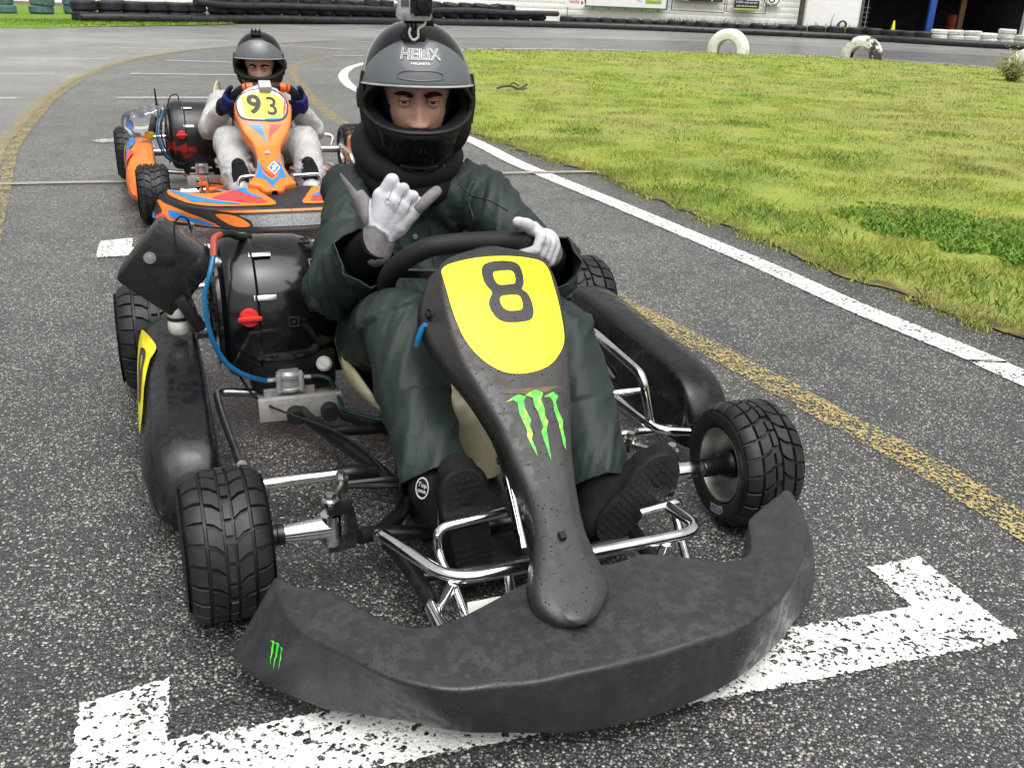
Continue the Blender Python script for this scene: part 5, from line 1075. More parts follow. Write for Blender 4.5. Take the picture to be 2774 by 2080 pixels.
N9.decal([[(-.114, -.201), (-.098, -.155), (-.082, -.06), (-.078, -.12), (-.077, -.173), (-.062, -.215), (-.046, -.237), (-.022, -.215), (-.006, -.168), (.006, -.06), (.012, -.15), (.020, -.215), (-.01, -.222), (-.054, -.297), (-.075, -.235)]], M_BL, np9, 'blue_flash', .0015)
N9.decal([[(-.084, -.075), (-.079, -.13), (-.074, -.168), (-.046, -.222), (-.008, -.168), (.002, -.085), (-.014, -.155), (-.044, -.198), (-.068, -.155)]], M_RD, np9, 'red_flash', .0022)
N9.decal([[(-.018, -.098), (.003, -.145), (-.031, -.200), (-.053, -.147)]], flat('badge white', (.8, .8, .8), .5), np9, 'badge_border', .003); N9.decal([[(-.019, -.105), (-.003, -.145), (-.030, -.190), (-.047, -.147)]], M_BL, np9, 'badge', .0042)
tm = refine(text_mesh('elis', .03, .0012), .006); a_ = math.radians(52); warp(tm, lambda p: N9.surf(-.025+(p.x*math.cos(a_)-p.y*math.sin(a_))*.72, -.148+(p.x*math.sin(a_)+p.y*math.cos(a_))*1.35, .0052)); mk('badge_lettering', tm, flat('badge white b', (.8, .8, .8), .5), np9, None)
k = MB(); bolt(k, N9.surf(-.038, -.045, .003), (0, -.5, .85), .010, .004); k.build('panel_screw', MAT['zinc'], np9)
for yy in (-.06,): pass
N9.decal([[(-.105, .189), (-.06, .199), (-.01, .202), (.045, .198), (.062, .188), (.055, .204), (.02, .216), (-.03, .218), (-.075, .207)]], M_GY, np9, 'grey_tape', .003)
tr = MB(); cT = N9.surf(-.002, .205, .014); tr.box(cT, (.055, .05, .030), frame((0, -.55, .84)), .004); tr.build('transponder', M_GY, np9)
acc = [(18, 48, MAT['black_matt']), (50, 66, M_OF), (114, 130, M_OF)]
steering(K2, MAT['grip'], accents=acc); seat(K2, MAT['fibreglass'])
pedals(K2, [(-.05, -.06, .205), (-.17, -.06, .20), (-.178, -.07, .14), (-.165, -.22, .06)], [(.07, -.06, .20), (.19, -.06, .205), (.195, -.07, .14), (.18, -.22, .06)], MAT['chrome'])
M_RW = NB('worn black over red'); _n = M_RW.noise(9, 7, .75); _g = M_RW.n('ShaderNodeSeparateXYZ'); M_RW.l(M_RW.co(), _g.inputs[0])
_m = M_RW.ramp(M_RW.math('ADD', _n, M_RW.math('MULTIPLY', M_RW.math('ABSOLUTE', M_RW.math('SUBTRACT', _g.outputs[2], .235)), -1.6)), [(.50, 0), (.60, 1)]); M_RW.set(col=M_RW.mix(_m, (.014, .014, .016), (.42, .03, .02)), rough=.3)
e2_ = engine(K2, M_RW.m, variant=1); e2_.location = (.03, .02, -.025)
podL2 = side_pod(K2, -1, M_OR); podR2 = side_pod(K2, 1, M_OR)
for sx, pp in ((-1, podL2), (1, podR2)):
    pod_decal([ring8([(.86, .1), (.80, .02), (.70, .06), (.60, .25), (.50, .5), (.42, .8), (.5, .8), (.6, .55), (.7, .4), (.8, .4)])], M_BL, sx, 'blue_flash', pp, .004); pod_decal([ring8([(.60, .3), (.5, .1), (.42, .2), (.36, .5), (.42, .6), (.5, .45)])], M_RD, sx, 'red_flash', pp, .0055); pod_decal([[(.86, .55), (.82, .45), (.6, .75), (.62, .95), (.86, .95)]], MAT['yellow'], sx, 'pod_plate', pp, .0055)
# clear drink bottle used as a catch tank, tied beside the engine
b = NB('clear PET'); b.set(col=(.88, .93, .96), rough=.08, trans=.92, ior=1.25, normal=b.bump(b.noise(45, 3), .25, .004)); M_PET = b.m
bt = bpy.data.objects.new('catch_bottle', None); COL.objects.link(bt); bt.parent = K2
pr = [(0, -.135), (.012, -.138), (.03, -.145), (.045, -.145), (.054, -.132)]+[(.054+.002*math.sin(i*1.9), -.12+i*.013) for i in range(14)]+[(.052, .075), (.042, .105), (.02, .130), (.0145, .14), (.0145, .152)]
pr = [(r*1.25, h*1.2) for r, h in pr]; RB = frame(Vector((.80, .58, .10))); cB = Vector((-.47, .82, .345)); o = MB().lathe(pr, cB, 'z', 32, RB).build('bottle_body', M_PET, bt, 60); MB().lathe([(.015, .178), (.0205, .178), (.0205, .200), (0, .202)], cB, 'z', 16, RB).build('bottle_cap', M_PLW, bt)
MB().lathe([(0, -.161), (.013, -.164), (.028, -.170)], cB, 'z', 16, RB).build('bottle_base', plain('blue base', (.12, .35, .75), .3), bt)
MB().tube([(-.467, .80, .30), (-.468, .80, .40), (-.470, .80, .492)], [.009, .006, .004], 8).build('aerial', MAT['black_matt'], K2)
MB().box((-.522, .74, .275), (.05, .05, .04), rot('Y', 15), .006).build('yellow_bracket', plain('mustard plastic', (.45, .27, .02), .5), K2); MB().box((-.50, .76, .32), (.04, .06, .09), rot('Y', 20), .006).build('ignition_module', MAT['airbox'], K2)
for i, (m, dx) in enumerate((('blue_hose', 0), ('black_matt', .012), ('green_hose', -.01))): hose(K2, [(-.44+dx, .72, .40), (-.462+dx, .66, .36), (-.475+dx, .62, .30), (-.468+dx, .61, .24), (-.44+dx, .615, .18), (-.40, .63, .15), (-.367, .664, .139)], .0045, MAT[m], 'fuel_hose')
hose(K2, [(-.42, .75, .41), (-.40, .74, .46), (-.37, .74, .47), (-.36, .76, .44)], .003, MAT['black_matt'], 'wire'); hose(K2, [(-.47, .70, .42), (-.46, .67, .38), (-.48, .66, .33), (-.46, .64, .28)], .004, MAT['green_hose'], 'wire')
tk2 = [fillet([(x0, y, .06), (x1, y, .06), (x1*.93, y, z1), (x0*.93, y, z1)], .03, 5, True) for y, x0, x1, z1 in ((.20, -.045, .06, .20), (.215, -.06, .075, .225), (.28, -.066, .082, .25), (.42, -.06, .076, .25), (.435, -.045, .06, .235))]
MB().loft(tk2).build('fuel_tank', plain('milky tank', (.52, .50, .40), .35), K2, 50)
# ================================================================ PEOPLE
def nearest(p, caps):
    best = None
    for i, c in enumerate(caps):
        d = cap_dist(p, c)
        if best is None or d < best[0]: best = (d, i)
    return best
def folds(me, caps, amp=.006, fl=16, fr=9, seed=0, joints=(), jr=.11, big=.004):
    """cloth folds: ridges running round and along each limb, stronger near the joints"""
    co = coords(me); nr = normals(me); A = [(Vector(c[0]), (Vector(c[2])-Vector(c[0]))) for c in caps]
    for i in range(len(co)):
        p = Vector(co[i]); _, k = nearest(p, caps); a, d = A[k]; L = max(d.length, 1e-4); u = d/L; s = (p-a).dot(u); rad = p-a-u*s
        q = Vector((s*fl, 0, 0))+rad*fr+Vector((seed*3.1+k*5.7, seed, 0)); tw = rad.x*9-rad.y*7
        n = noise.noise(q+Vector((tw, tw*.6, 0))); r1 = (1-min(1, abs(n)*2.2))**2
        n2 = noise.noise(p*7+Vector((seed, 4, 2))); n3 = noise.noise(q*2.3+Vector((1, 7, seed)))
        j = .35
        for jp in joints:
            dd = (p-Vector(jp)).length
            if dd < jr: j = max(j, 1-dd/jr*.65)
        n4 = noise.noise(q*1.9+Vector((tw*2.2, 3, seed+8))); r2 = (1-min(1, abs(n4)*3.0))**2; w_ = amp*j*(r1+.35*n3)+amp*.45*max(0, j-.3)*r2+big*n2
        co[i] += nr[i]*w_
    setco(me, co)
def cut(me, p, n, rad):
    """open a sleeve end: remove what lies beyond the plane within rad of p"""
    bm = bmesh.new(); bm.from_mesh(me); p = Vector(p); n = Vector(n).normalized()
    fs = [f for f in bm.faces if (f.calc_center_median()-p).length < rad*1.5]; vs = {v for f in fs for v in f.verts}; es = {e for f in fs for e in f.edges}
    bmesh.ops.bisect_plane(bm, geom=list(vs)+list(es)+fs, plane_co=p, plane_no=n)
    bm.verts.ensure_lookup_table()
    kill = [v for v in bm.verts if (v.co-p).dot(n) > 1e-4 and (v.co-p).length < rad and ((v.co-p)-n*(v.co-p).dot(n)).length < .105]; bmesh.ops.delete(bm, geom=kill, context='VERTS'); bm.to_mesh(me); bm.free(); me.update()
def cloth(name, caps, mat, parent, voxel=.0062, smooth=5, cuts=(), thick=.003, **kw):
    me = caps_mesh(caps, voxel, smooth); me.materials.clear(); folds(me, caps, **kw)
    for c in cuts: cut(me, *c)
    o = mk(name, me, mat, parent, 180)
    if thick: m = o.modifiers.new('thickness', 'SOLIDIFY'); m.thickness = thick; m.offset = -1
    return o
def cloth_mat(name, col, rough, spec, bumps=.35, bs=38, wear=None, fine=900):
    b = NB(name); c = b.ramp(b.noise(7, 4, .6), [(.3, tuple(x*.82 for x in col)), (.7, tuple(x*1.15 for x in col))])
    if wear: c = b.mix(b.ramp(b.noise(210, 3, .7), [(.70, 0), (.74, .6)]), c, wear)
    n = b.bump(b.noise(fine, 2), .10, .0006); n = b.bump(b.noise(bs, 4, .55, dist=1.2), bumps, .006, n)
    rd = b.ramp(b.math('ABSOLUTE', b.math('SUBTRACT', b.noise(bs*.42, 3, .5, dist=.8), .5)), [(0, 1), (.06, .35), (.2, 0)]); n = b.bump(rd, bumps*1.1, .006, n)
    b.set(col=c, rough=rough, spec=spec, normal=n); return b.m
M_JK = cloth_mat('dark green rainwear', (.018, .029, .026), .55, .30, .15, 20, (.13, .15, .14))
M_JS = plain('jacket snap', (.09, .15, .11), .4)
M_SK = NB('skin'); _n = M_SK.noise(55, 4, .6); M_SK.set(col=M_SK.mix(M_SK.ramp(M_SK.noise(14, 3), [(.35, 0), (.7, 1)]), (.54, .30, .21), (.61, .36, .27)), rough=.45, spec=.4, sss=.08, normal=M_SK.bump(M_SK.noise(600, 2), .12, .0005)); M_SK = M_SK.m
M_HM = plain('helmet black lacquer', (.005, .005, .006), .08, 0, .36, .2, 5, 0, 100, .001, .02, (.012, .012, .012), .3, 18, 0); M_PAD = plain('helmet lining', (.012, .012, .013), .9, 0, .15, .25, 60, .7, 700, .001)
b = NB('smoked visor'); b.set(col=(.14, .15, .16), rough=.2, spec=.6, alpha=.80, coat=.15, coatr=.12, normal=b.bump(b.noise(500, 2), .03, .0005)); M_VI = b.m
M_TR = plain('black rubber trim', (.011, .011, .011), .5, 0, .4); M_WTX = flat('white print', (.85, .85, .86), .4)
M_BALA = plain('navy balaclava', (.010, .012, .030), .9, 0, .15, .25, 80, .5, 900, .0006)
M_EYE = flat('eye white', (.52, .48, .45), .12); M_IRIS = flat('brown iris', (.035, .018, .010), .1); M_BROW = plain('eyebrow hair', (.020, .014, .010), .8, 0, .2, .4, 200, .8, 700, .001)
M_FOAM = plain('black neck collar', (.008, .008, .010), .75, 0, .3, .25, 25, .3, 400, .0008)

def head_frame(F):
    F = Vector(F).normalized(); X = F.cross(Vector((0, 0, 1))).normalized()*1; Z = X.cross(F).normalized()
    return Matrix((X, -F, Z)).transposed()        # columns: x right (seen by the camera: mirrored below), y back, z up
def sculpt_head(me, C, R, k=1.0, nose=1.0):
    """push a face into the front of the head part of a body mesh"""
    Ri = R.inverted(); co = coords(me)
    G = lambda x, z, cx, cz, sx_, sz: math.exp(-((x-cx)/sx_)**2-((z-cz)/sz)**2)
    for i in range(len(co)):
        p = (Ri @ (Vector(co[i])-C))/k
        if p.y > -.02 or abs(p.z) > .14 or abs(p.x) > .1: continue
        x, z = p.x, p.z; d = 0
        for s in (-1, 1):
            d -= .012*G(x, z, s*.032, .002, .017, .013); d += .006*G(x, z, s*.045, -.032, .022, .02); d += .011*nose*G(x, z, s*.0165, -.047, .0085, .008); d += .0055*G(x, z, s*.028, .024, .022, .009)
        t = max(0, min(1, (.014-z)/.062))
        d += nose*(.006+.022*t)*math.exp(-(x/(.0082+.0095*t))**2)*(1 if -.049 < z < .02 else math.exp(-((z+.049)/.006)**2) if z <= -.049 else math.exp(-((z-.02)/.012)**2))
        d += .006*G(x, z, 0, -.080, .022, .010); d -= .004*G(x, z, 0, -.070, .02, .004); d += .008*G(x, z, 0, -.11, .02, .015)
        q = Vector((p.x, p.y-d, p.z))*k; co[i] = C+R @ q
    setco(me, co)
def face_parts(body, C, R, look, k=1.0):
    """eyes, lids and brows on the sculpted head"""
    look = Vector(look)
    for s in (-1, 1):
        e = C+R @ (Vector((s*.0320, -.0775, .0035))*k); r = .0122*k; d = (look-e).normalized()
        ey = MB(); ey.sphere(e, r, 20, 14); eo = ey.build('eye', M_EYE, body, 180)
        ir = MB(); FR = frame(d); ir.lathe([(0, r*1.012), (.0030*k, r*1.006), (.0064*k, r*.90), (.0068*k, r*.85)], e, 'z', 20, FR); ir.build('iris', M_IRIS, eo, 180)
        for up_ in (1, -1):
            vs = []; n = 12; m = 6
            for i in range(m):
                for j in range(n+1):
                    a = math.radians(-82+164*j/n); el = (math.radians(74)*(1-i/(m-1))+math.radians(6 if up_ > 0 else 19)*math.cos(a)**.5*(i/(m-1)) if True else 0); rr = r*1.09
                    vs.append(e+R @ Vector((rr*math.sin(a)*math.cos(el), -rr*math.cos(a)*math.cos(el), up_*rr*math.sin(el))))
            fs = [(i*(n+1)+j, i*(n+1)+j+1, (i+1)*(n+1)+j+1, (i+1)*(n+1)+j) for i in range(m-1) for j in range(n)]
            if up_ > 0: MB().tube([e+(q-e)*1.01 for q in vs[(m-1)*(n+1):]], .0009*k, 5).build('eyelashes', M_BROW, body, 180)
            o = MB().add(vs, fs).build('eyelid', M_SK, body, 180); mo = o.modifiers.new('t', 'SOLIDIFY'); mo.thickness = .0016*k
        ns = MB().sphere(C+R @ (Vector((s*.0080, -.0960, -.0545))*k), .0034*k, 10, 8, (1, 1.2, .6), R); ns.build('nostril', M_BROW, body, 180)
        br = []
        for t in np.linspace(0, 1, 9): br.append(C+R @ (Vector((s*(.013+.040*t), -.0875+.016*t*t+.004*t, .0145+.007*math.sin(math.pi*t*.62)-.006*t*t))*k))
        mb = MB().tube(br, [k*x for x in (.0038, .0050, .0054, .0054, .0050, .0045, .0038, .003, .0015)], 8); mb.build('eyebrow', M_BROW, body, 180)

class Helmet:
    def __init__(s, C, R, k=1.0, w=.1325): s.C = C; s.R = R; s.k = k; s.w = w
    def loc(s, az, el, f=1.0):
        ca, sa, ce, se = math.cos(az), math.sin(az), math.cos(el), math.sin(el); e = .88; pw = lambda v, q: math.copysign(abs(v)**q, v)
        rz = .160 if se > 0 else .180; ryf = .155+.022*max(0, -se)*max(0, ca); ry = ryf if ca > 0 else .175
        x = s.w*pw(ce, e)*pw(sa, .92); y = -ry*pw(ce, e)*pw(ca, .92); z = rz*pw(se, .95)
        if se < 0: x *= 1-.18*(-se)**2
        return Vector((x, y, z))*f*s.k
    def pt(s, az, el, f=1.0): return s.C+s.R @ s.loc(az, el, f)
    def port(s, az):
        t = min(1, abs(az)/math.radians(72)); g = (1-t**2.6)
        top = math.radians(22)*g+math.radians(-2)*(1-g); bot = math.radians(-15.5)*g+math.radians(-5)*(1-g); return top, min(bot, top-math.radians(.5))
    def build(s, parent, cap_color=M_HM, visor=True, vtop=54, vbot=15):
        NA = 96; vs = []; ids = {}
        els = lambda az: [math.radians(90)+(s.port(az)[0]-math.radians(90))*(i/14) for i in range(15)], None
        rows = []
        for a in range(NA):
            az = -math.pi+2*math.pi*a/NA; t, b_ = s.port(az) if abs(az) < math.radians(72) else (math.radians(-2), math.radians(-5))
            col = [math.pi/2*.999+(t-math.pi/2*.999)*(i/14) for i in range(15)]+[b_+(math.radians(-66)-b_)*(i/9) for i in range(10)]; rows.append([s.pt(az, e) for e in col])
        mb = MB(); n = 25; vs = [p for r in rows for p in r]; fs = []
        for a in range(NA):
            az = -math.pi+2*math.pi*(a+.5)/NA; b_ = (a+1) % NA
            for i in range(n-1):
                if i == 14 and abs(az) < math.radians(72): continue
                fs.append((a*n+i, a*n+i+1, b_*n+i+1, b_*n+i))
        sh = mb.add(vs, fs).build('helmet_shell', [cap_color, M_PAD], parent, 60); m = sh.modifiers.new('t', 'SOLIDIFY'); m.thickness = .026*s.k; m.offset = -1; m.material_offset = 1; m.material_offset_rim = 1
        A = [math.radians(72)*(-1+2*i/48) for i in range(49)]
        MB().tube([s.pt(a, s.port(a)[0], 1.0) for a in A]+[s.pt(a, s.port(a)[1], 1.0) for a in A[::-1]], .0055*s.k, 8, closed=True).build('port_trim', M_TR, sh)
        # chin bar vent and side pivots
        for sx in (-1, 1):
            MB().tube([s.pt(sx*a, e, 1.01) for a, e in ((.10, -.92), (.22, -.88), (.40, -.83), (.46, -.80), (.40, -.90), (.26, -.95), (.12, -.985))], .0028*s.k, 6).build('chin_vent', M_TR, sh)
            MB().lathe([(0, .010), (.020, .008), (.026, 0)], s.pt(sx*1.50, -.02, 1.0), 'z', 24, frame(s.R @ Vector((sx, -.05, 0)))).build('visor_pivot', M_TR, sh)
            MB().tube([s.pt(sx*1.25, x, 1.012) for x in (.35, .15, -.05, -.25)], .009*s.k, 8).build('side_plate', M_TR, sh)
        MB().tube([s.pt(a, -.78-.05*math.cos(a*3), 1.005) for a in np.linspace(-.42, .42, 12)], .0035*s.k, 6).build('chin_ridge', M_TR, sh); MB().tube([s.pt(a, -.955, 1.008) for a in np.linspace(-.10, .10, 5)], .004*s.k, 6).build('chin_vent', M_TR, sh)
        for sx in (-1, 1):
            o = MB().sphere(s.C+s.R @ (Vector((sx*.086, -.060, -.072))*s.k), .040*s.k, 20, 14, (.72, 1.1, 1.35), s.R @ rot('Y', sx*28)); o.build('cheek_pad', M_PAD, sh, 180)
        if visor:
            n1, n2 = 40, 14; g = []
            for j in range(n2+1):
                for i in range(n1+1):
                    a = math.radians(78)*(-1+2*i/n1); t = j/n2; ta = abs(a)/math.radians(78)
                    lo = math.radians(vbot-4.5*ta**2); hi = math.radians(vtop)*(1-ta**2.2)+math.radians(14)*ta**2.2; e = lo+(hi-lo)*t; f = 1.058-.022*t-.012*ta**3
                    g.append(s.pt(a, e, f))
            fs = [(j*(n1+1)+i, j*(n1+1)+i+1, (j+1)*(n1+1)+i+1, (j+1)*(n1+1)+i) for j in range(n2) for i in range(n1)]
            vo = MB().add(g, fs).build('visor', M_VI, parent, 180); m = vo.modifiers.new('t', 'SOLIDIFY'); m.thickness = .0025*s.k
            MB().tube(g[:n1+1], .0022*s.k, 6).build('visor_edge', plain('visor edge', (.45, .46, .47), .25), vo)
            s.vp = lambda a, t: s.pt(a, math.radians(vbot)+(math.radians(vtop)-math.radians(vbot))*t, 1.0635-.022*t)
            return sh, vo
        return sh, None

def finger_chain(pts, rads): return [(pts[i], rads[i], pts[i+1], rads[i+1]) for i in range(len(pts)-1)]
def colored(me, caps, idx, mats):
    me.materials.clear()
    for m in mats: me.materials.append(m)
    co = coords(me)
    for p in me.polygons: p.material_index = idx[nearest(Vector(p.center), caps)[1]]
def grip_hand(P, tang, out, ax, wrist, rr=.0175, fr=.0098, seg=4, gap=.0205, s0=-1.5, thumb_dir=-1, sc_=1.0):
    """four fingers wrapped round a rim at P, palm behind, thumb along it; returns capsules and material ids"""
    caps = []; ids = []; tang = Vector(tang).normalized(); out = Vector(out).normalized(); ax = Vector(ax).normalized(); W = Vector(wrist); R_ = rr+fr*.85
    kn = []
    for i in range(4):
        o = P+tang*(s0+i)*gap*sc_; ln = (1.0, 1.1, 1.04, .86)[i]; pts = []
        for a in (-38, 10, 60, 112, 150+18*ln, 185+25*ln): r = math.radians(a); pts.append(o+(out*math.cos(r)-ax*math.sin(r))*R_*(1.22 if a in (10, 60) else 1.0))
        f = fr*(1.0, 1.05, 1.0, .88)[i]*sc_; caps += finger_chain(pts, [f*1.08, f*1.08, f*1.02, f, f*.95, f*.85]); ids += [0]*5; kn.append(pts[0])
    for k_, p in enumerate(kn): caps.append((p, fr*1.25*sc_, W.lerp(p, .18), .020*sc_)); ids.append(0)
    for a, c in zip(kn[:-1], kn[1:]): caps.append((a, fr*1.2*sc_, c, fr*1.2*sc_)); ids.append(0)
    caps.append((W, .027*sc_, W.lerp((kn[1]+kn[2])*.5, .5), .030*sc_)); ids.append(1)
    t0 = W.lerp(kn[0 if thumb_dir > 0 else 3], .55); th = [t0, P+tang*thumb_dir*.050*sc_+out*.018+ax*.018, P+tang*thumb_dir*.078*sc_+out*.010+ax*.016]
    caps += finger_chain(th, [.016*sc_, .0125*sc_, .010*sc_]); ids += [0, 0]
    return caps, ids

# ---------------------------------------------------------------- driver of kart 8
P1 = empty('person', (.0075, 1.512, 0), .3776); tag(P1, 'driver in dark green rainwear and black helmet making a hand sign in kart 8', 'person')
CAMK = Vector((-.5644, -1.4027, 1.0))
F1 = Vector((-.20, -.97, -.08)).normalized(); X1 = Vector((-F1.y, F1.x, 0)).normalized(); R1_ = Matrix((X1, -F1, X1.cross(-F1))).transposed()
eye_mid = Vector((-.0045, .6315, .774)); C1 = eye_mid-F1*.088-R1_ @ Vector((0, 0, .0035))
HR = R1_
shL, elL, wrL = Vector((-.118, .80, .545)), Vector((-.212, .545, .395)), Vector((-.158, .394, .530)); shR, elR, wrR = Vector((.160, .72, .555)), Vector((.246, .455, .420)), Vector((.180, .300, .510))
hip, knL, anL = Vector((0, .74, .19)), Vector((-.146, .275, .395)), Vector((-.150, -.005, .185)); knR, anR = Vector((.195, .25, .345)), Vector((.185, -.01, .125))
def pt_h(x, y, z): return C1+HR @ Vector((x, y, z))
body_caps = [(pt_h(0, .0, .035), .082, pt_h(0, .02, .03), .088), (pt_h(0, -.022, -.02), .068, pt_h(0, -.03, -.075), .052), (pt_h(0, .03, -.09), .055, (.015, .765, .58), .06), ((.015, .81, .54), .085, hip, .10), (shL, .05, (.0, .80, .54), .06), (shR, .05, (.0, .78, .54), .06), (shL, .044, elL, .036), (elL, .036, elL.lerp(wrL, .8), .026), (shR, .044, elR, .036), (elR, .036, elR.lerp(wrR, .8), .026), (hip+Vector((-.08, 0, 0)), .075, knL, .052), (knL, .05, anL, .035), (hip+Vector((.09, 0, 0)), .075, knR, .052), (knR, .05, anR, .035)]
bme = caps_mesh(body_caps, .0048, 6); bme.materials.clear(); sculpt_head(bme, C1, HR); body1 = mk('body', bme, M_SK, P1, 180); face_parts(body1, C1, HR, CAMK)
# balaclava: fabric shell round the head with a face opening
bal = MB(); vs = []
for j in range(13):
    for i in range(33):
        a = math.radians(-180+360*i/32); e = math.radians(-70+150*j/12); vs.append(pt_h(.0815*math.cos(e)*math.sin(a), -.098*math.cos(e)*math.cos(a)+.012, .122*math.sin(e)+.004))
fs = []
for j in range(12):
    for i in range(32):
        p = HR.inverted() @ (Vector(vs[j*33+i])-C1); q = HR.inverted() @ (Vector(vs[(j+1)*33+i+1])-C1); cx, cz, cy = (p.x+q.x)/2, (p.z+q.z)/2, (p.y+q.y)/2
        if cy < -.02 and (abs(cx)/(.064+.10*min(.1, max(-.2, cz))*2))**2.2+(abs(cz+.005)/(.062 if cz < 0 else .045))**2.2 < 1+(.4 if cz > 0 else 0): continue
        fs.append((j*33+i, j*33+i+1, (j+1)*33+i+1, (j+1)*33+i))
o = bal.add(vs, fs).build('balaclava', M_BALA, P1, 180); m = o.modifiers.new('s', 'SUBSURF'); m.levels = 1; m.render_levels = 1; m2 = o.modifiers.new('t', 'SOLIDIFY'); m2.thickness = .004
hel = bpy.data.objects.new('helmet', None); COL.objects.link(hel); hel.parent = P1
HC = C1+HR @ Vector((0, .014, -.002)); H1 = Helmet(HC, HR, 1.0, .1265); sh1, vi1 = H1.build(hel)
tm = refine(text_mesh('HELIX', .036, .0, outline=.0008, sx=1.12), .01); warp(tm, lambda p: H1.vp(p.x/.150, .60+p.y/.105)+(H1.vp(p.x/.150, .60+p.y/.105)-HC).normalized()*(p.z+.001)); mk('visor_lettering', tm, M_WTX, vi1, None)
tm = text_mesh('HELMETS', .0058, .0001, sx=1.9); warp(tm, lambda p: H1.vp(p.x/.150, .42+p.y/.105)+(H1.vp(p.x/.150, .42)-HC).normalized()*.001); mk('visor_lettering', tm, M_WTX, vi1, None)
lip = MB().tube([H1.vp(a, t) for a, t in [(x, .22+.07*(1-(x/.36)**4)) for x in np.linspace(-.36, .36, 14)]]+[H1.vp(x, .14-.03*(1-(x/.36)**2)) for x in np.linspace(.36, -.36, 14)], .0013, 6, closed=True); lip.build('visor_ridge', M_VI, vi1)
# neck collar
ncl = MB(); ring = []
for i in range(40):
    a = 2*math.pi*i/40; ring.append(Vector((.004+.100*math.sin(a), .765-.098*math.cos(a), .652-.045*math.cos(a)+.004*math.sin(a*3))))
ncl.tube([p for p in ring], .034, 14, closed=True); o = ncl.build('neck_collar', M_FOAM, P1, 180)
ncl2 = MB().tube([Vector((p.x*.9, .765+(p.y-.765)*1.0, p.z-.045)) for p in ring], .034, 12, closed=True); ncl2.build('neck_scarf', plain('black scarf', (.009, .009, .010), .85, 0, .2, .3, 30, .5, 300, .001), P1, 180)
tr_ = MB().tube([ring[4]+Vector((.0, -.036, -.01)), ring[4]+Vector((-.004, -.036, .02))], .0012, 5); tr_.build('collar_stitch', plain('grey thread', (.2, .2, .2), .6), o)
# jacket
cufL = Vector((-.178, .405, .492)); dL = (wrL-elL).normalized(); cufR = Vector((.187, .298, .482)); dR = (wrR-elR).normalized()
jk = [((0, .75, .19), .165, (.01, .81, .40), .168, ((0, 1, -.2), .80)), ((.01, .81, .40), .168, (.015, .80, .52), .150, ((0, 1, -.2), .80)), (shL+Vector((.03, 0, -.01)), .078, shR+Vector((-.03, 0, -.01)), .078), (shL, .070, shL.lerp(elL, .5), .065), (shL.lerp(elL, .5), .065, elL, .064), (elL, .064, cufL+dL*.06, .060), (shR, .070, shR.lerp(elR, .5), .064), (shR.lerp(elR, .5), .064, elR, .061), (elR, .061, cufR+dR*.06, .053), ((.01, .76, .56), .10, (.01, .755, .60), .088)]
jko = cloth('jacket', jk, M_JK, P1, .0062, 6, ((cufL, (dL*.9+Vector((.10, -.25, .1))).normalized(), .16), (cufR, dR, .15)), .003, amp=.018, fl=13, fr=8, seed=2, joints=(elL, shL, elR, shR, (0, .68, .32), cufL, cufR), jr=.15, big=.006)
# black under-sleeves
M_US = plain('black fleece sleeve', (.007, .007, .008), .95, 0, .1, .3, 60, .5, 500, .001)
MB().tube([elL.lerp(wrL, .45), elL.lerp(wrL, .7), wrL+dL*-.004], [.042, .043, .036], 16).build('under_sleeve', M_US, P1); MB().tube([elR.lerp(wrR, .45), elR.lerp(wrR, .8), wrR], [.038, .038, .032], 16).build('under_sleeve', M_US, P1)
# trousers
tr = [((-.05, .74, .20), .125, (.05, .74, .20), .125), ((-.085, .70, .21), .115, knL.lerp(Vector((-.085, .70, .21)), .4), .090), (knL.lerp(Vector((-.085, .70, .21)), .4), .090, knL, .070), (knL, .069, knL.lerp(anL, .5), .068), (knL.lerp(anL, .5), .068, anL+Vector((0, -.03, -.03)), .058), ((.09, .70, .21), .115, knR.lerp(Vector((.09, .70, .21)), .4), .098), (knR.lerp(Vector((.09, .70, .21)), .4), .098, knR, .074), (knR, .074, knR.lerp(anR, .5), .072), (knR.lerp(anR, .5), .072, anR+Vector((0, -.03, -.03)), .064)]
lL = (anL-knL).normalized(); lR = (anR-knR).normalized()
cloth('trousers', tr, M_JK, P1, .0062, 6, ((anL-lL*.005, lL, .13), (anR-lR*.005, lR, .13)), .003, amp=.016, fl=11, fr=8, seed=5, joints=(knL, knR, anL, anR, (-.08, .66, .25), (.09, .66, .25)), jr=.14, big=.006)
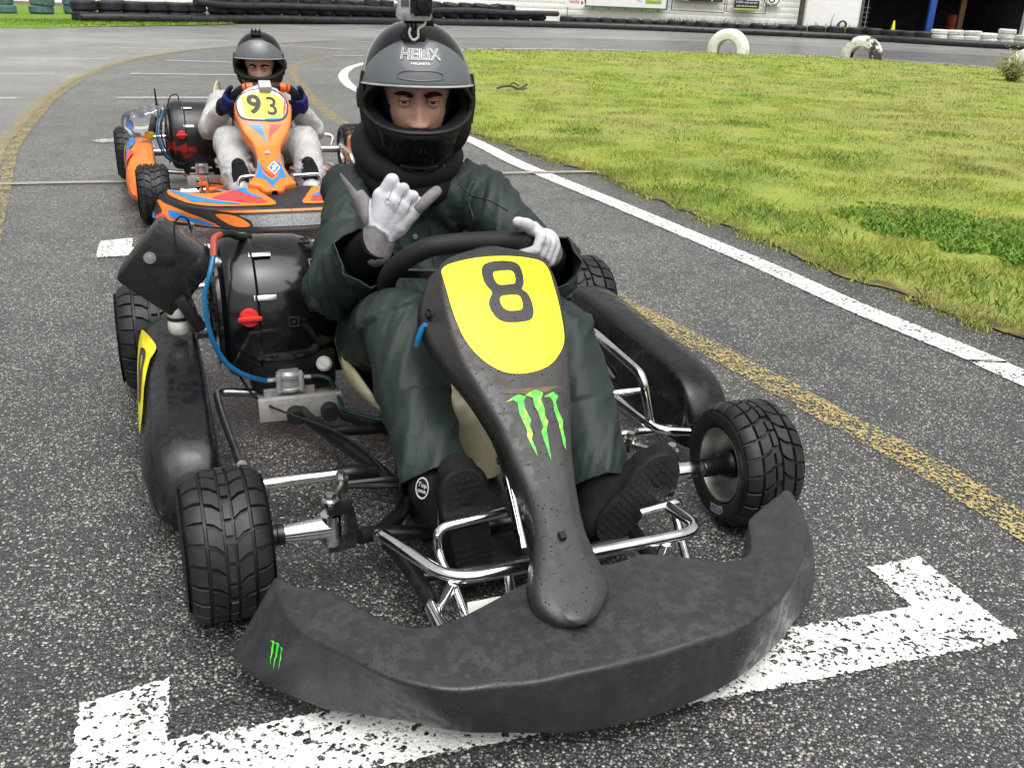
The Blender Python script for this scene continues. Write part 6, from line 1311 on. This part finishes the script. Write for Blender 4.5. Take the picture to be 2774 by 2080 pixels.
# shoes: toes up, soles towards the camera
M_SH = plain('black suede shoe', (.010, .010, .011), .85, 0, .2, .35, 40, .4, 300, .001); M_SO = plain('black rubber sole', (.012, .012, .013), .55, 0, .4, .3, 60)
def shoe(heel, toe, ankle, nrm, wide, name='shoe'):
    heel, toe, ankle = Vector(heel), Vector(toe), Vector(ankle); n = Vector(nrm).normalized(); u = (toe-heel).normalized(); n = (n-u*n.dot(u)).normalized(); s = u.cross(n)
    e = bpy.data.objects.new(name, None); COL.objects.link(e); e.parent = P1 if wide < 1 or True else None; L = (toe-heel).length
    f = lambda a, h: heel+u*a*L-n*h
    caps = [(f(.08, .044), .041, f(.50, .046), .040), (f(.50, .044), .041, f(.80, .038), .043), (f(.80, .036), .043, f(.93, .032), .036), (f(.12, .055), .042, ankle, .050), (f(.45, .06), .040, ankle, .048), (f(.76, .036), .042, f(.78, .036)+s*.010, .042)]
    me = caps_mesh(caps, .0046, 6); me.materials.clear(); mk('upper', me, M_SH, e, 180)
    out = []
    for k in range(36):
        a = 2*math.pi*k/36; t = math.cos(a); x = .5+.53*t; w_ = (.041+.012*max(0, t)**.7)*(abs(math.sin(a))**.75)*math.copysign(1, math.sin(a)); w_ *= (1-.14*math.exp(-((x-.42)/.16)**2)); out.append((x, w_))
    rings = [[f(x, h)+s*w_*g for x, w_ in out] for h, g in ((.017, .93), (.010, 1.0), (.002, 1.0), (-.003, .95))]; so = MB().loft(rings); so.build('sole', M_SO, e, 50)
    tb = MB()
    for i in range(15):
        for j in range(-3, 4):
            x = .06+i*.063; lim = .033+.008*max(0, x-.5); w_ = j*.0105+(.005 if i % 2 else 0)
            if abs(w_) > lim*(1-max(0, (abs(x-.5)-.36)/.16)**2): continue
            p = f(x, -.0038)+s*w_; R = Matrix((u, s, n)).transposed(); tb.box(p, (.0035 if (i+j) % 3 else .006, .0075, .003), R)
    tb.build('sole_tread', M_SO, e, 30)
    return e, f, s, n
eL, fL, sL, nL = shoe((-.100, -.104, .044), (-.132, -.096, .250), (-.150, .0, .18), (-.10, -1, .22), 0); eR, fR, sR, nR = shoe((.150, -.092, .070), (.288, -.085, .205), (.188, .0, .135), (.10, -1, .30), 0)
bdg = Vector((-.186, -.048, .206)); bn = Vector((-.75, -.62, .22)).normalized(); BF = frame(bn)
MB().lathe([(.0150, 0), (.0172, 0), (.0172, .0012), (.0150, .0012)], bdg, 'z', 28, BF @ Matrix.Diagonal((.78, 1.15, 1)), close=True).build('badge_ring', flat('badge grey', (.55, .55, .55), .5), eL)
for txt, dy in (('Top', .0055), ('one', -.005)): tm = text_mesh(txt, .011, .0003); warp(tm, lambda p: bdg+BF @ Vector((p.x, p.y+dy, .001))); mk('badge_lettering', tm, flat('badge grey b', (.5, .5, .5), .5), eL, None)
# gloves
M_GW = cloth_mat('white glove fabric', (.56, .56, .59), .7, .3, .25, 40, None, 1400); M_GG = cloth_mat('grey glove suede', (.20, .19, .20), .8, .25, .3, 60, None, 1400); M_GK = plain('dark glove tip', (.03, .03, .032), .8)
cm = (CAMK-Vector((-.13, .38, .6))).normalized()            # towards the viewer
def hb(p, d=0): return Vector(p)-cm*d
gl = []; gi = []
def addc(ch, i_): 
    gl.extend(ch); gi.extend([i_]*len(ch))
W_ = hb((-.155, .394, .535), .014)
kI, kM, kR, kP = hb((-.1445, .397, .6185), .012), hb((-.1243, .3796, .613), .010), hb((-.1062, .3746, .603), .012), hb((-.090, .3716, .5905), .016)
for kk, rr in ((kI, .0205), (kM, .0190), (kR, .0185), (kP, .0170)): addc([(W_.lerp(kk, .15), .0265, kk, rr)], 0)
addc([(kI, .0165, kM, .0160), (kM, .0160, kR, .0155), (kR, .0155, kP, .0145), (W_.lerp(kI, .55), .024, W_.lerp(kP, .55), .024)], 0)
def curl(kn, pip, r, ln=.03): 
    kn, pip = Vector(kn), Vector(pip); d = (pip-kn).normalized(); return finger_chain([kn, pip, pip-cm*ln*.72-d*ln*.30, pip-cm*ln*.85-d*ln*1.25, pip-cm*ln*.45-d*ln*1.75], [r*1.12, r*1.08, r, r*.92, r*.8])
addc(curl(kI, hb((-.1265, .3884, .6520), .012), .0138, .036), 0); addc(curl(kM, hb((-.1068, .3738, .6385), .010), .0112, .034), 0); addc(curl(kR, hb((-.0892, .3664, .6245), .012), .0110, .031), 0)
addc(finger_chain([kP, hb((-.0705, .362, .6090), .012), hb((-.0540, .361, .6245), .012), hb((-.0425, .361, .6335), .014)], [.0150, .0125, .0122, .0112]), 1)
addc(finger_chain([W_.lerp(kI, .30)+Vector((-.006, 0, 0)), hb((-.1740, .4024, .5900), .024), hb((-.1880, .4111, .6165), .022)], [.0230, .0205, .0160]), 1); addc(finger_chain([hb((-.1880, .4111, .6165), .022), hb((-.2030, .428, .6400), .020), hb((-.2115, .4400, .6580), .022)], [.0160, .0130, .0100]), 1)
addc([(hb((-.163, .397, .512), .014), .037, W_+Vector((.004, 0, .012)), .0345), (kP, .0140, W_.lerp(kP, .35)+Vector((.012, 0, 0)), .022)], 1)
gm = caps_mesh(gl, .0024, 7)
def two_tone(name, tip=True):
    b = NB(name); m1 = b.n('ShaderNodeAttribute', attribute_name='white').outputs['Fac']; m2_ = b.n('ShaderNodeAttribute', attribute_name='dark').outputs['Fac']
    w_ = b.ramp(b.noise(30, 4), [(.3, (.44, .44, .47)), (.7, (.56, .56, .59))]); gr = b.ramp(b.noise(45, 4), [(.3, (.15, .142, .15)), (.7, (.24, .228, .238))]); seam = b.ramp(m1, [(.40, 0), (.47, 1), (.53, 1), (.60, 0)])
    c = b.mix(b.ramp(m1, [(.47, 0), (.53, 1)]), gr, w_); c = b.mix(b.math('MULTIPLY', seam, .75), c, (.07, .07, .075)); c = b.mix(b.ramp(m2_, [(.45, 0), (.55, 1)]), c, (.022, .022, .025))
    n = b.bump(b.noise(1300, 2), .2, .0006); n = b.bump(b.noise(70, 4, .6, dist=1.0), .35, .003, n); n = b.bump(b.math('SUBTRACT', 1, seam), .5, .0015, n); b.set(col=c, rough=.75, spec=.25, normal=n); return b.m
M_G2 = two_tone('two tone glove'); Bz = (kM-W_).normalized(); Sx = Bz.cross(cm)
def paint(me, fn):
    co = coords(me); A = np.zeros(len(co), np.float32); B = np.zeros(len(co), np.float32)
    for i in range(len(co)): A[i], B[i] = fn(Vector(co[i]))
    for nm, arr in (('white', A), ('dark', B)): at = me.attributes.new(nm, 'FLOAT', 'POINT'); at.data.foreach_set('value', arr)
wc = [c for c, k in zip(gl, gi) if k == 0]; gc_ = [c for c, k in zip(gl, gi) if k == 1]; tipP = hb((-.2115, .4400, .6580), .022); tipM = hb((-.2030, .428, .640), .020)
def gfn(p):
    dw = min(cap_dist(p, c) for c in wc); dg = min(cap_dist(p, c) for c in gc_); h = (p-W_).dot(Bz); sx = (p-W_).dot(Sx); side = (p-W_).dot(cm)
    v = min((dg-dw)*60+.75, (h-.006-abs(sx)*.16)*60+.5)
    if h < .07: v = min(v, (side+.014)*60+.5)
    d = 0.0
    if (p-tipP).length < .05: d = ((p-tipM).dot(Vector((.75, 0, .6)))-.001)*60+.5
    return max(0, min(1, v)), max(0, min(1, d))
paint(gm, gfn); gm.materials.clear(); g1 = mk('glove', gm, M_G2, P1, 180)
LF = frame(cm, Bz); a_ = math.radians(-24); lgc = Vector((-.1307, .374, .6030)); tm = refine(text_mesh('OMP', .017, .0005, sx=1.15), .004)
PT = [lgc+LF @ Vector((v.co.x*math.cos(a_)-v.co.y*math.sin(a_), v.co.x*math.sin(a_)+v.co.y*math.cos(a_), 0)) for v in tm.vertices]; Q = drop(gm, PT, -cm, .0008)
for v, q, p in zip(tm.vertices, Q, PT): v.co = q or p
mk('glove_lettering', tm, plain('pale grey print', (.36, .37, .37), .6, var=.4, vs=200), g1, None)
for a, b_ in ((kI, kM), (kM, kR), (kR, kP)):  # thin dark lines drawn in for the shade between the curled fingers
    m0 = (a+b_)*.5; ln = [m0+Bz*t for t in np.linspace(-.004, .022, 8)]; q = [x for x in drop(gm, ln, -cm, .0002) if x]
    if len(q) > 3: MB().tube(q, .0007, 5).build('finger_gap_shade', plain('dark gap shade', (.10, .10, .105), .8), g1)
# right hand on the wheel rim
cW = Vector((.012, .350, .462)); axW = Vector((0, .69, .724)).normalized(); upW = Vector((0, -.724, .69)); XW = Vector((1, 0, 0))
def rim_at(ph, r=.160):
    a = math.radians(ph); y = r*math.sin(a); y = .128+(y-.128)*.25 if y > .128 else y; return cW+XW*r*math.cos(a)+upW*y
def grip_at(ph, wrist, mats, parent, sc_=1.0, vox=.0028, td=1, sgn=1):
    P = rim_at(ph); t = (rim_at(ph+6)-rim_at(ph-6)).normalized(); o = (P-cW); o = (o-t*o.dot(t)); o = (o-axW*o.dot(axW)).normalized()
    caps, ids = grip_hand(P, t, o, axW, wrist, .0195, .0104, 4, .0212, -1.5, td, sc_); me = caps_mesh(caps, vox, 4); colored(me, caps, ids, mats); return mk('glove', me, None, parent, 180), P, t, o
g2, Pg, tg, og = grip_at(42, wrR, [M_GW, M_GG], P1, 1.08)
me = g2.data; me.materials.clear(); me.materials.append(M_G2)
def g2fn(p):
    c = p-Pg; s_ = c.dot(tg); front = c.dot(-axW); w_ = (wrR-p).length; v = min(1, (w_-.036)*60+.5)
    if front > .0: v = min(v, (abs(s_+.012)-.0105)*90+.5 if c.dot(og) < .022 else 1)
    return max(0, min(1, v)), 0.0
paint(me, g2fn)
tm = text_mesh('OMP', .012, .0004, sx=1.1); FF = frame((-axW*.8+og*.6), tg); warp(tm, lambda p: Pg+tg*.034+(-axW*.55+og*.84).normalized()*.0445+FF @ (rot('Z', 100) @ Vector((p.x, p.y, 0)))*.9); mk('glove_lettering', tm, plain('pale grey print b', (.5, .5, .5), .6), g2, None)

jd = (Vector((0, 1, -.05)))
def on_jacket(pts, r, name, mat=None):
    q = [x for x in drop(jko.data, pts, jd, .0008) if x]
    if len(q) > 2: MB().tube(q, r, 5).build(name, mat or M_SEAM, P1)
M_SEAM = plain('jacket seam', (.012, .020, .018), .55)
for x0 in (-.030, .046): on_jacket([Vector((x0+.01*math.sin(z*9), .4, z)) for z in np.linspace(.34, .585, 30)], .0016, 'seam')
on_jacket(catmull([(.10, .4, .60), (.125, .4, .575), (.155, .4, .568), (.185, .4, .55)], 8), .0016, 'seam'); on_jacket(catmull([(-.06, .4, .60), (-.09, .4, .575), (-.12, .4, .555), (-.15, .4, .53)], 8), .0016, 'seam'); on_jacket(catmull([(.118, .4, .56), (.122, .4, .50), (.112, .4, .44), (.10, .4, .38)], 8), .0014, 'seam')
for z in (.535, .475):
    q = drop(jko.data, [Vector((.0, .4, z))], jd, .001)[0]
    if q: k = MB(); k.lathe([(0, .003), (.0058, .0025), (.0068, 0)], q, 'z', 18, frame((-.1, -1, .2))); k.build('snap_button', M_JS, P1)

# ---- action camera clamped on the helmet
AC = empty('action_camera', (.0075, 1.512, 0), .3776); tag(AC, 'small silver and black action camera mounted on top of the front helmet', 'camera')
Ra = HR @ rot('X', 4) @ rot('Z', 6); ca = HC+HR @ Vector((-.012, -.105, .206))
b = NB('clear camera housing'); b.set(col=(.50, .52, .51), rough=.18, spec=.6, coat=.5, coatr=.05); M_CH = b.m
MB().box(ca, (.072, .042, .066), Ra, .007).build('housing', M_CH, AC, 35); MB().box(ca+Ra @ Vector((.012, -.024, .0)), (.046, .014, .042), Ra, .006).build('lens_cover', MAT['black_gloss'], AC, 35)
MB().lathe([(0, .006), (.012, .005), (.015, 0), (.016, -.004)], ca+Ra @ Vector((.014, -.032, .001)), 'z', 24, Ra @ rot('X', 90)).build('lens', flat('lens glass', (.004, .004, .006), .05), AC); MB().box(ca+Ra @ Vector((-.022, -.0215, .010)), (.016, .003, .026), Ra, .001).build('front_panel', plain('camera grey', (.12, .13, .13), .4), AC)
k = MB(); 
for sx in (-1, 1):
    for sz in (-1, 1): k.lathe([(0, .002), (.0018, .0015), (.002, 0)], ca+Ra @ Vector((.012+sx*.019, -.0312, sz*.017)), 'z', 8, Ra @ rot('X', 90))
k.build('screws', MAT['zinc'], AC); k = MB(); k.lathe([(0, .006), (.006, .005), (.006, 0)], ca+Ra @ Vector((-.036, 0, -.002)), 'z', 14, Ra @ rot('Y', -90)); k.lathe([(0, .004), (.006, .003), (.006, 0)], ca+Ra @ Vector((-.022, -.022, -.02)), 'z', 14, Ra @ rot('X', 90)); k.build('shutter_button', MAT['zinc'], AC)
mt = MB(); base = ca+Ra @ Vector((0, .002, -.042))
for dx in (-.012, -.004, .004): mt.box(base+Ra @ Vector((dx, 0, .006)), (.004, .016, .034), Ra, .001)
mt.box(base+Ra @ Vector((-.002, .006, -.016)), (.034, .04, .012), Ra, .003); mt.box(base+Ra @ Vector((.0, .012, -.026)), (.05, .05, .014), Ra, .004); mt.lathe([(0, -.03), (.005, -.03), (.005, .01), (.009, .012), (.010, .032), (0, .034)], base+Ra @ Vector((.010, 0, .006)), 'z', 12, Ra @ rot('Y', 90)); mt.build('mount', MAT['black_matt'], AC)
MB().tube(catmull([base+Ra @ Vector(q) for q in ((.02, -.012, .03), (.022, -.016, .005), (.008, -.016, -.006), (.007, -.018, -.022), (-.004, -.018, -.028), (-.012, -.018, -.016), (-.009, -.016, -.004))], 4), .0028, 8).build('tether', plain('cream tether', (.62, .60, .50), .6), AC)

# ---------------------------------------------------------------- driver of kart 93
P2 = empty('person', (-1.1214, 4.2457, 0), .384); tag(P2, 'small driver in translucent white rain suit and black helmet at kart 93', 'person')
CK2 = Vector((math.cos(.384)*1.1214-math.sin(.384)*4.2457, -math.sin(.384)*1.1214*1-math.cos(.384)*4.2457, 1.0)); CK2 = Vector((1.1214*math.cos(.384)+(-4.2457)*math.sin(.384), -1.1214*math.sin(.384)+(-4.2457)*math.cos(.384), 1.0))
F2 = Vector((-.20, -.97, -.10)).normalized(); X2 = Vector((-F2.y, F2.x, 0)).normalized(); HR2 = Matrix((X2, -F2, X2.cross(-F2))).transposed(); HC2 = Vector((.042, .690, .628)); C2 = HC2-HR2 @ Vector((0, .018, .012))
def q_h(x, y, z): return C2+HR2 @ Vector((x, y, z))
s2L, e2L, w2L = Vector((-.155, .76, .435)), Vector((-.235, .55, .33)), Vector((-.185, .405, .43)); s2R, e2R, w2R = Vector((.185, .72, .440)), Vector((.262, .50, .325)), Vector((.185, .40, .43)); k2L, a2L = Vector((-.165, .33, .295)), Vector((-.165, .04, .19)); k2R, a2R = Vector((.185, .32, .295)), Vector((.165, .04, .19)); h2 = Vector((.02, .74, .17))
bc2 = [(q_h(0, 0, .032), .076, q_h(0, .02, .03), .080), (q_h(0, -.020, -.02), .062, q_h(0, -.03, -.075), .05), (q_h(0, .03, -.09), .05, (.03, .75, .46), .055), ((.03, .75, .44), .10, h2, .11), (s2L, .05, s2R, .05), (s2L, .042, e2L, .036), (e2L, .036, w2L, .026), (s2R, .042, e2R, .036), (e2R, .036, w2R, .026), (h2+Vector((-.07, 0, 0)), .07, k2L, .05), (k2L, .05, a2L, .035), (h2+Vector((.07, 0, 0)), .07, k2R, .05), (k2R, .05, a2R, .035)]
me = caps_mesh(bc2, .0065, 5); me.materials.clear(); sculpt_head(me, C2, HR2, .93, .8); b2 = mk('body', me, M_SK, P2, 180); face_parts(b2, C2, HR2, CK2, .93)
hel2 = bpy.data.objects.new('helmet', None); COL.objects.link(hel2); hel2.parent = P2; H2 = Helmet(HC2, HR2, .93, .1325); H2.build(hel2, M_HM)
MB().sphere(q_h(0, -.062, -.062), .05, 24, 16, (1.15, .75, .62), HR2).build('face_mask', M_PAD, P2, 180)
mt = MB(); mt.box(HC2+HR2 @ Vector((-.005, -.050, .148)), (.05, .04, .014), HR2 @ rot('X', 18), .004)
for dx in (-.018, 0, .018): mt.box(HC2+HR2 @ Vector((-.005+dx, -.053, .158)), (.008, .02, .02), HR2 @ rot('X', 18), .002)
mt.build('camera_mount', MAT['black_matt'], hel2)
b = NB('thin white rain plastic'); nn = b.noise(16, 2, .5, dist=2.0); b.set(col=b.ramp(b.noise(11, 4), [(.3, (.46, .46, .46)), (.7, (.64, .64, .64))]), rough=.28, spec=.5, alpha=.74, normal=b.bump(nn, .45, .012)); M_RS = b.m
j2 = [((.02, .75, .18), .14, (.03, .76, .36), .145, ((0, 1, 0), .8)), ((.03, .76, .36), .145, (.035, .75, .43), .12, ((0, 1, 0), .8)), (s2L, .056, s2R, .056), (s2L, .057, e2L, .055), (e2L, .056, w2L+Vector((0, .02, -.01)), .042), (s2R, .057, e2R, .055), (e2R, .057, w2R+Vector((0, .02, -.01)), .046), ((.03, .73, .46), .068, (.03, .71, .505), .065)]
cloth('rain_jacket', j2, M_RS, P2, .0075, 4, (), .002, amp=.010, fl=12, fr=8, seed=9, joints=(e2L, e2R, s2L, s2R, w2L, w2R), jr=.14, big=.004)
t2 = [((-.04, .74, .18), .115, (.08, .74, .18), .115), (h2+Vector((-.07, -.02, .02)), .095, k2L, .074), (k2L, .074, a2L+Vector((0, 0, -.02)), .070), (h2+Vector((.08, -.02, .02)), .095, k2R, .074), (k2R, .074, a2R+Vector((0, 0, -.02)), .070), (a2L+Vector((0, 0, -.03)), .060, (-.160, -.03, .135), .052), (a2R+Vector((0, 0, -.03)), .060, (.152, -.03, .135), .052)]
cloth('rain_trousers', t2, M_RS, P2, .0075, 4, (), .002, amp=.010, fl=11, fr=8, seed=12, joints=(k2L, k2R, a2L, a2R), jr=.14, big=.004)
M_GB2 = cloth_mat('navy glove fabric', (.012, .016, .11), .75, .3, .4, 60, None, 1200); M_GBK = plain('black glove palm', (.012, .012, .016), .8, 0, .25)
grip_at(172, w2L, [M_GB2, M_GBK], P2, 1.12, .0036, -1); grip_at(8, w2R, [M_GB2, M_GBK], P2, 1.12, .0036, 1)
for cx, lb in ((-.160, 0), (.150, 1)):
    e = bpy.data.objects.new('shoe', None); COL.objects.link(e); e.parent = P2
    me = caps_mesh([((cx, -.005, .09), .034, (cx, -.012, .19), .037), ((cx, -.012, .19), .037, (cx-.004, -.016, .245), .032), ((cx, .0, .10), .034, (cx, .06, .16), .038)], .005, 5); me.materials.clear(); mk('upper', me, M_SH, e, 180)
    MB().loft([[(cx+.037*math.cos(a)*(1-.1*(h > 0)), -.052+.012*h, .205+.062*math.sin(a)) for a in [2*math.pi*i/28 for i in range(28)]] for h in (0, .6, 1)]).build('sole', M_SO, e)
    tb = MB()      # torn plastic bag edges round the ankle
    for i in range(26):
        a = 2*math.pi*i/26; p = Vector((cx+.062*math.cos(a), .0+.03*math.sin(a*1.7), .205+.05*math.sin(a))); d = Vector((rnd.gauss(0, .02), -.02+rnd.gauss(0, .012), rnd.gauss(0, .02))); tb.add([p, p+Vector((.012, 0, .01)), p+d+Vector((.006, -.006, .012)), p+d], [(0, 1, 2), (0, 2, 3)])
    tb.build('torn_cuff', M_RS, e, 180)
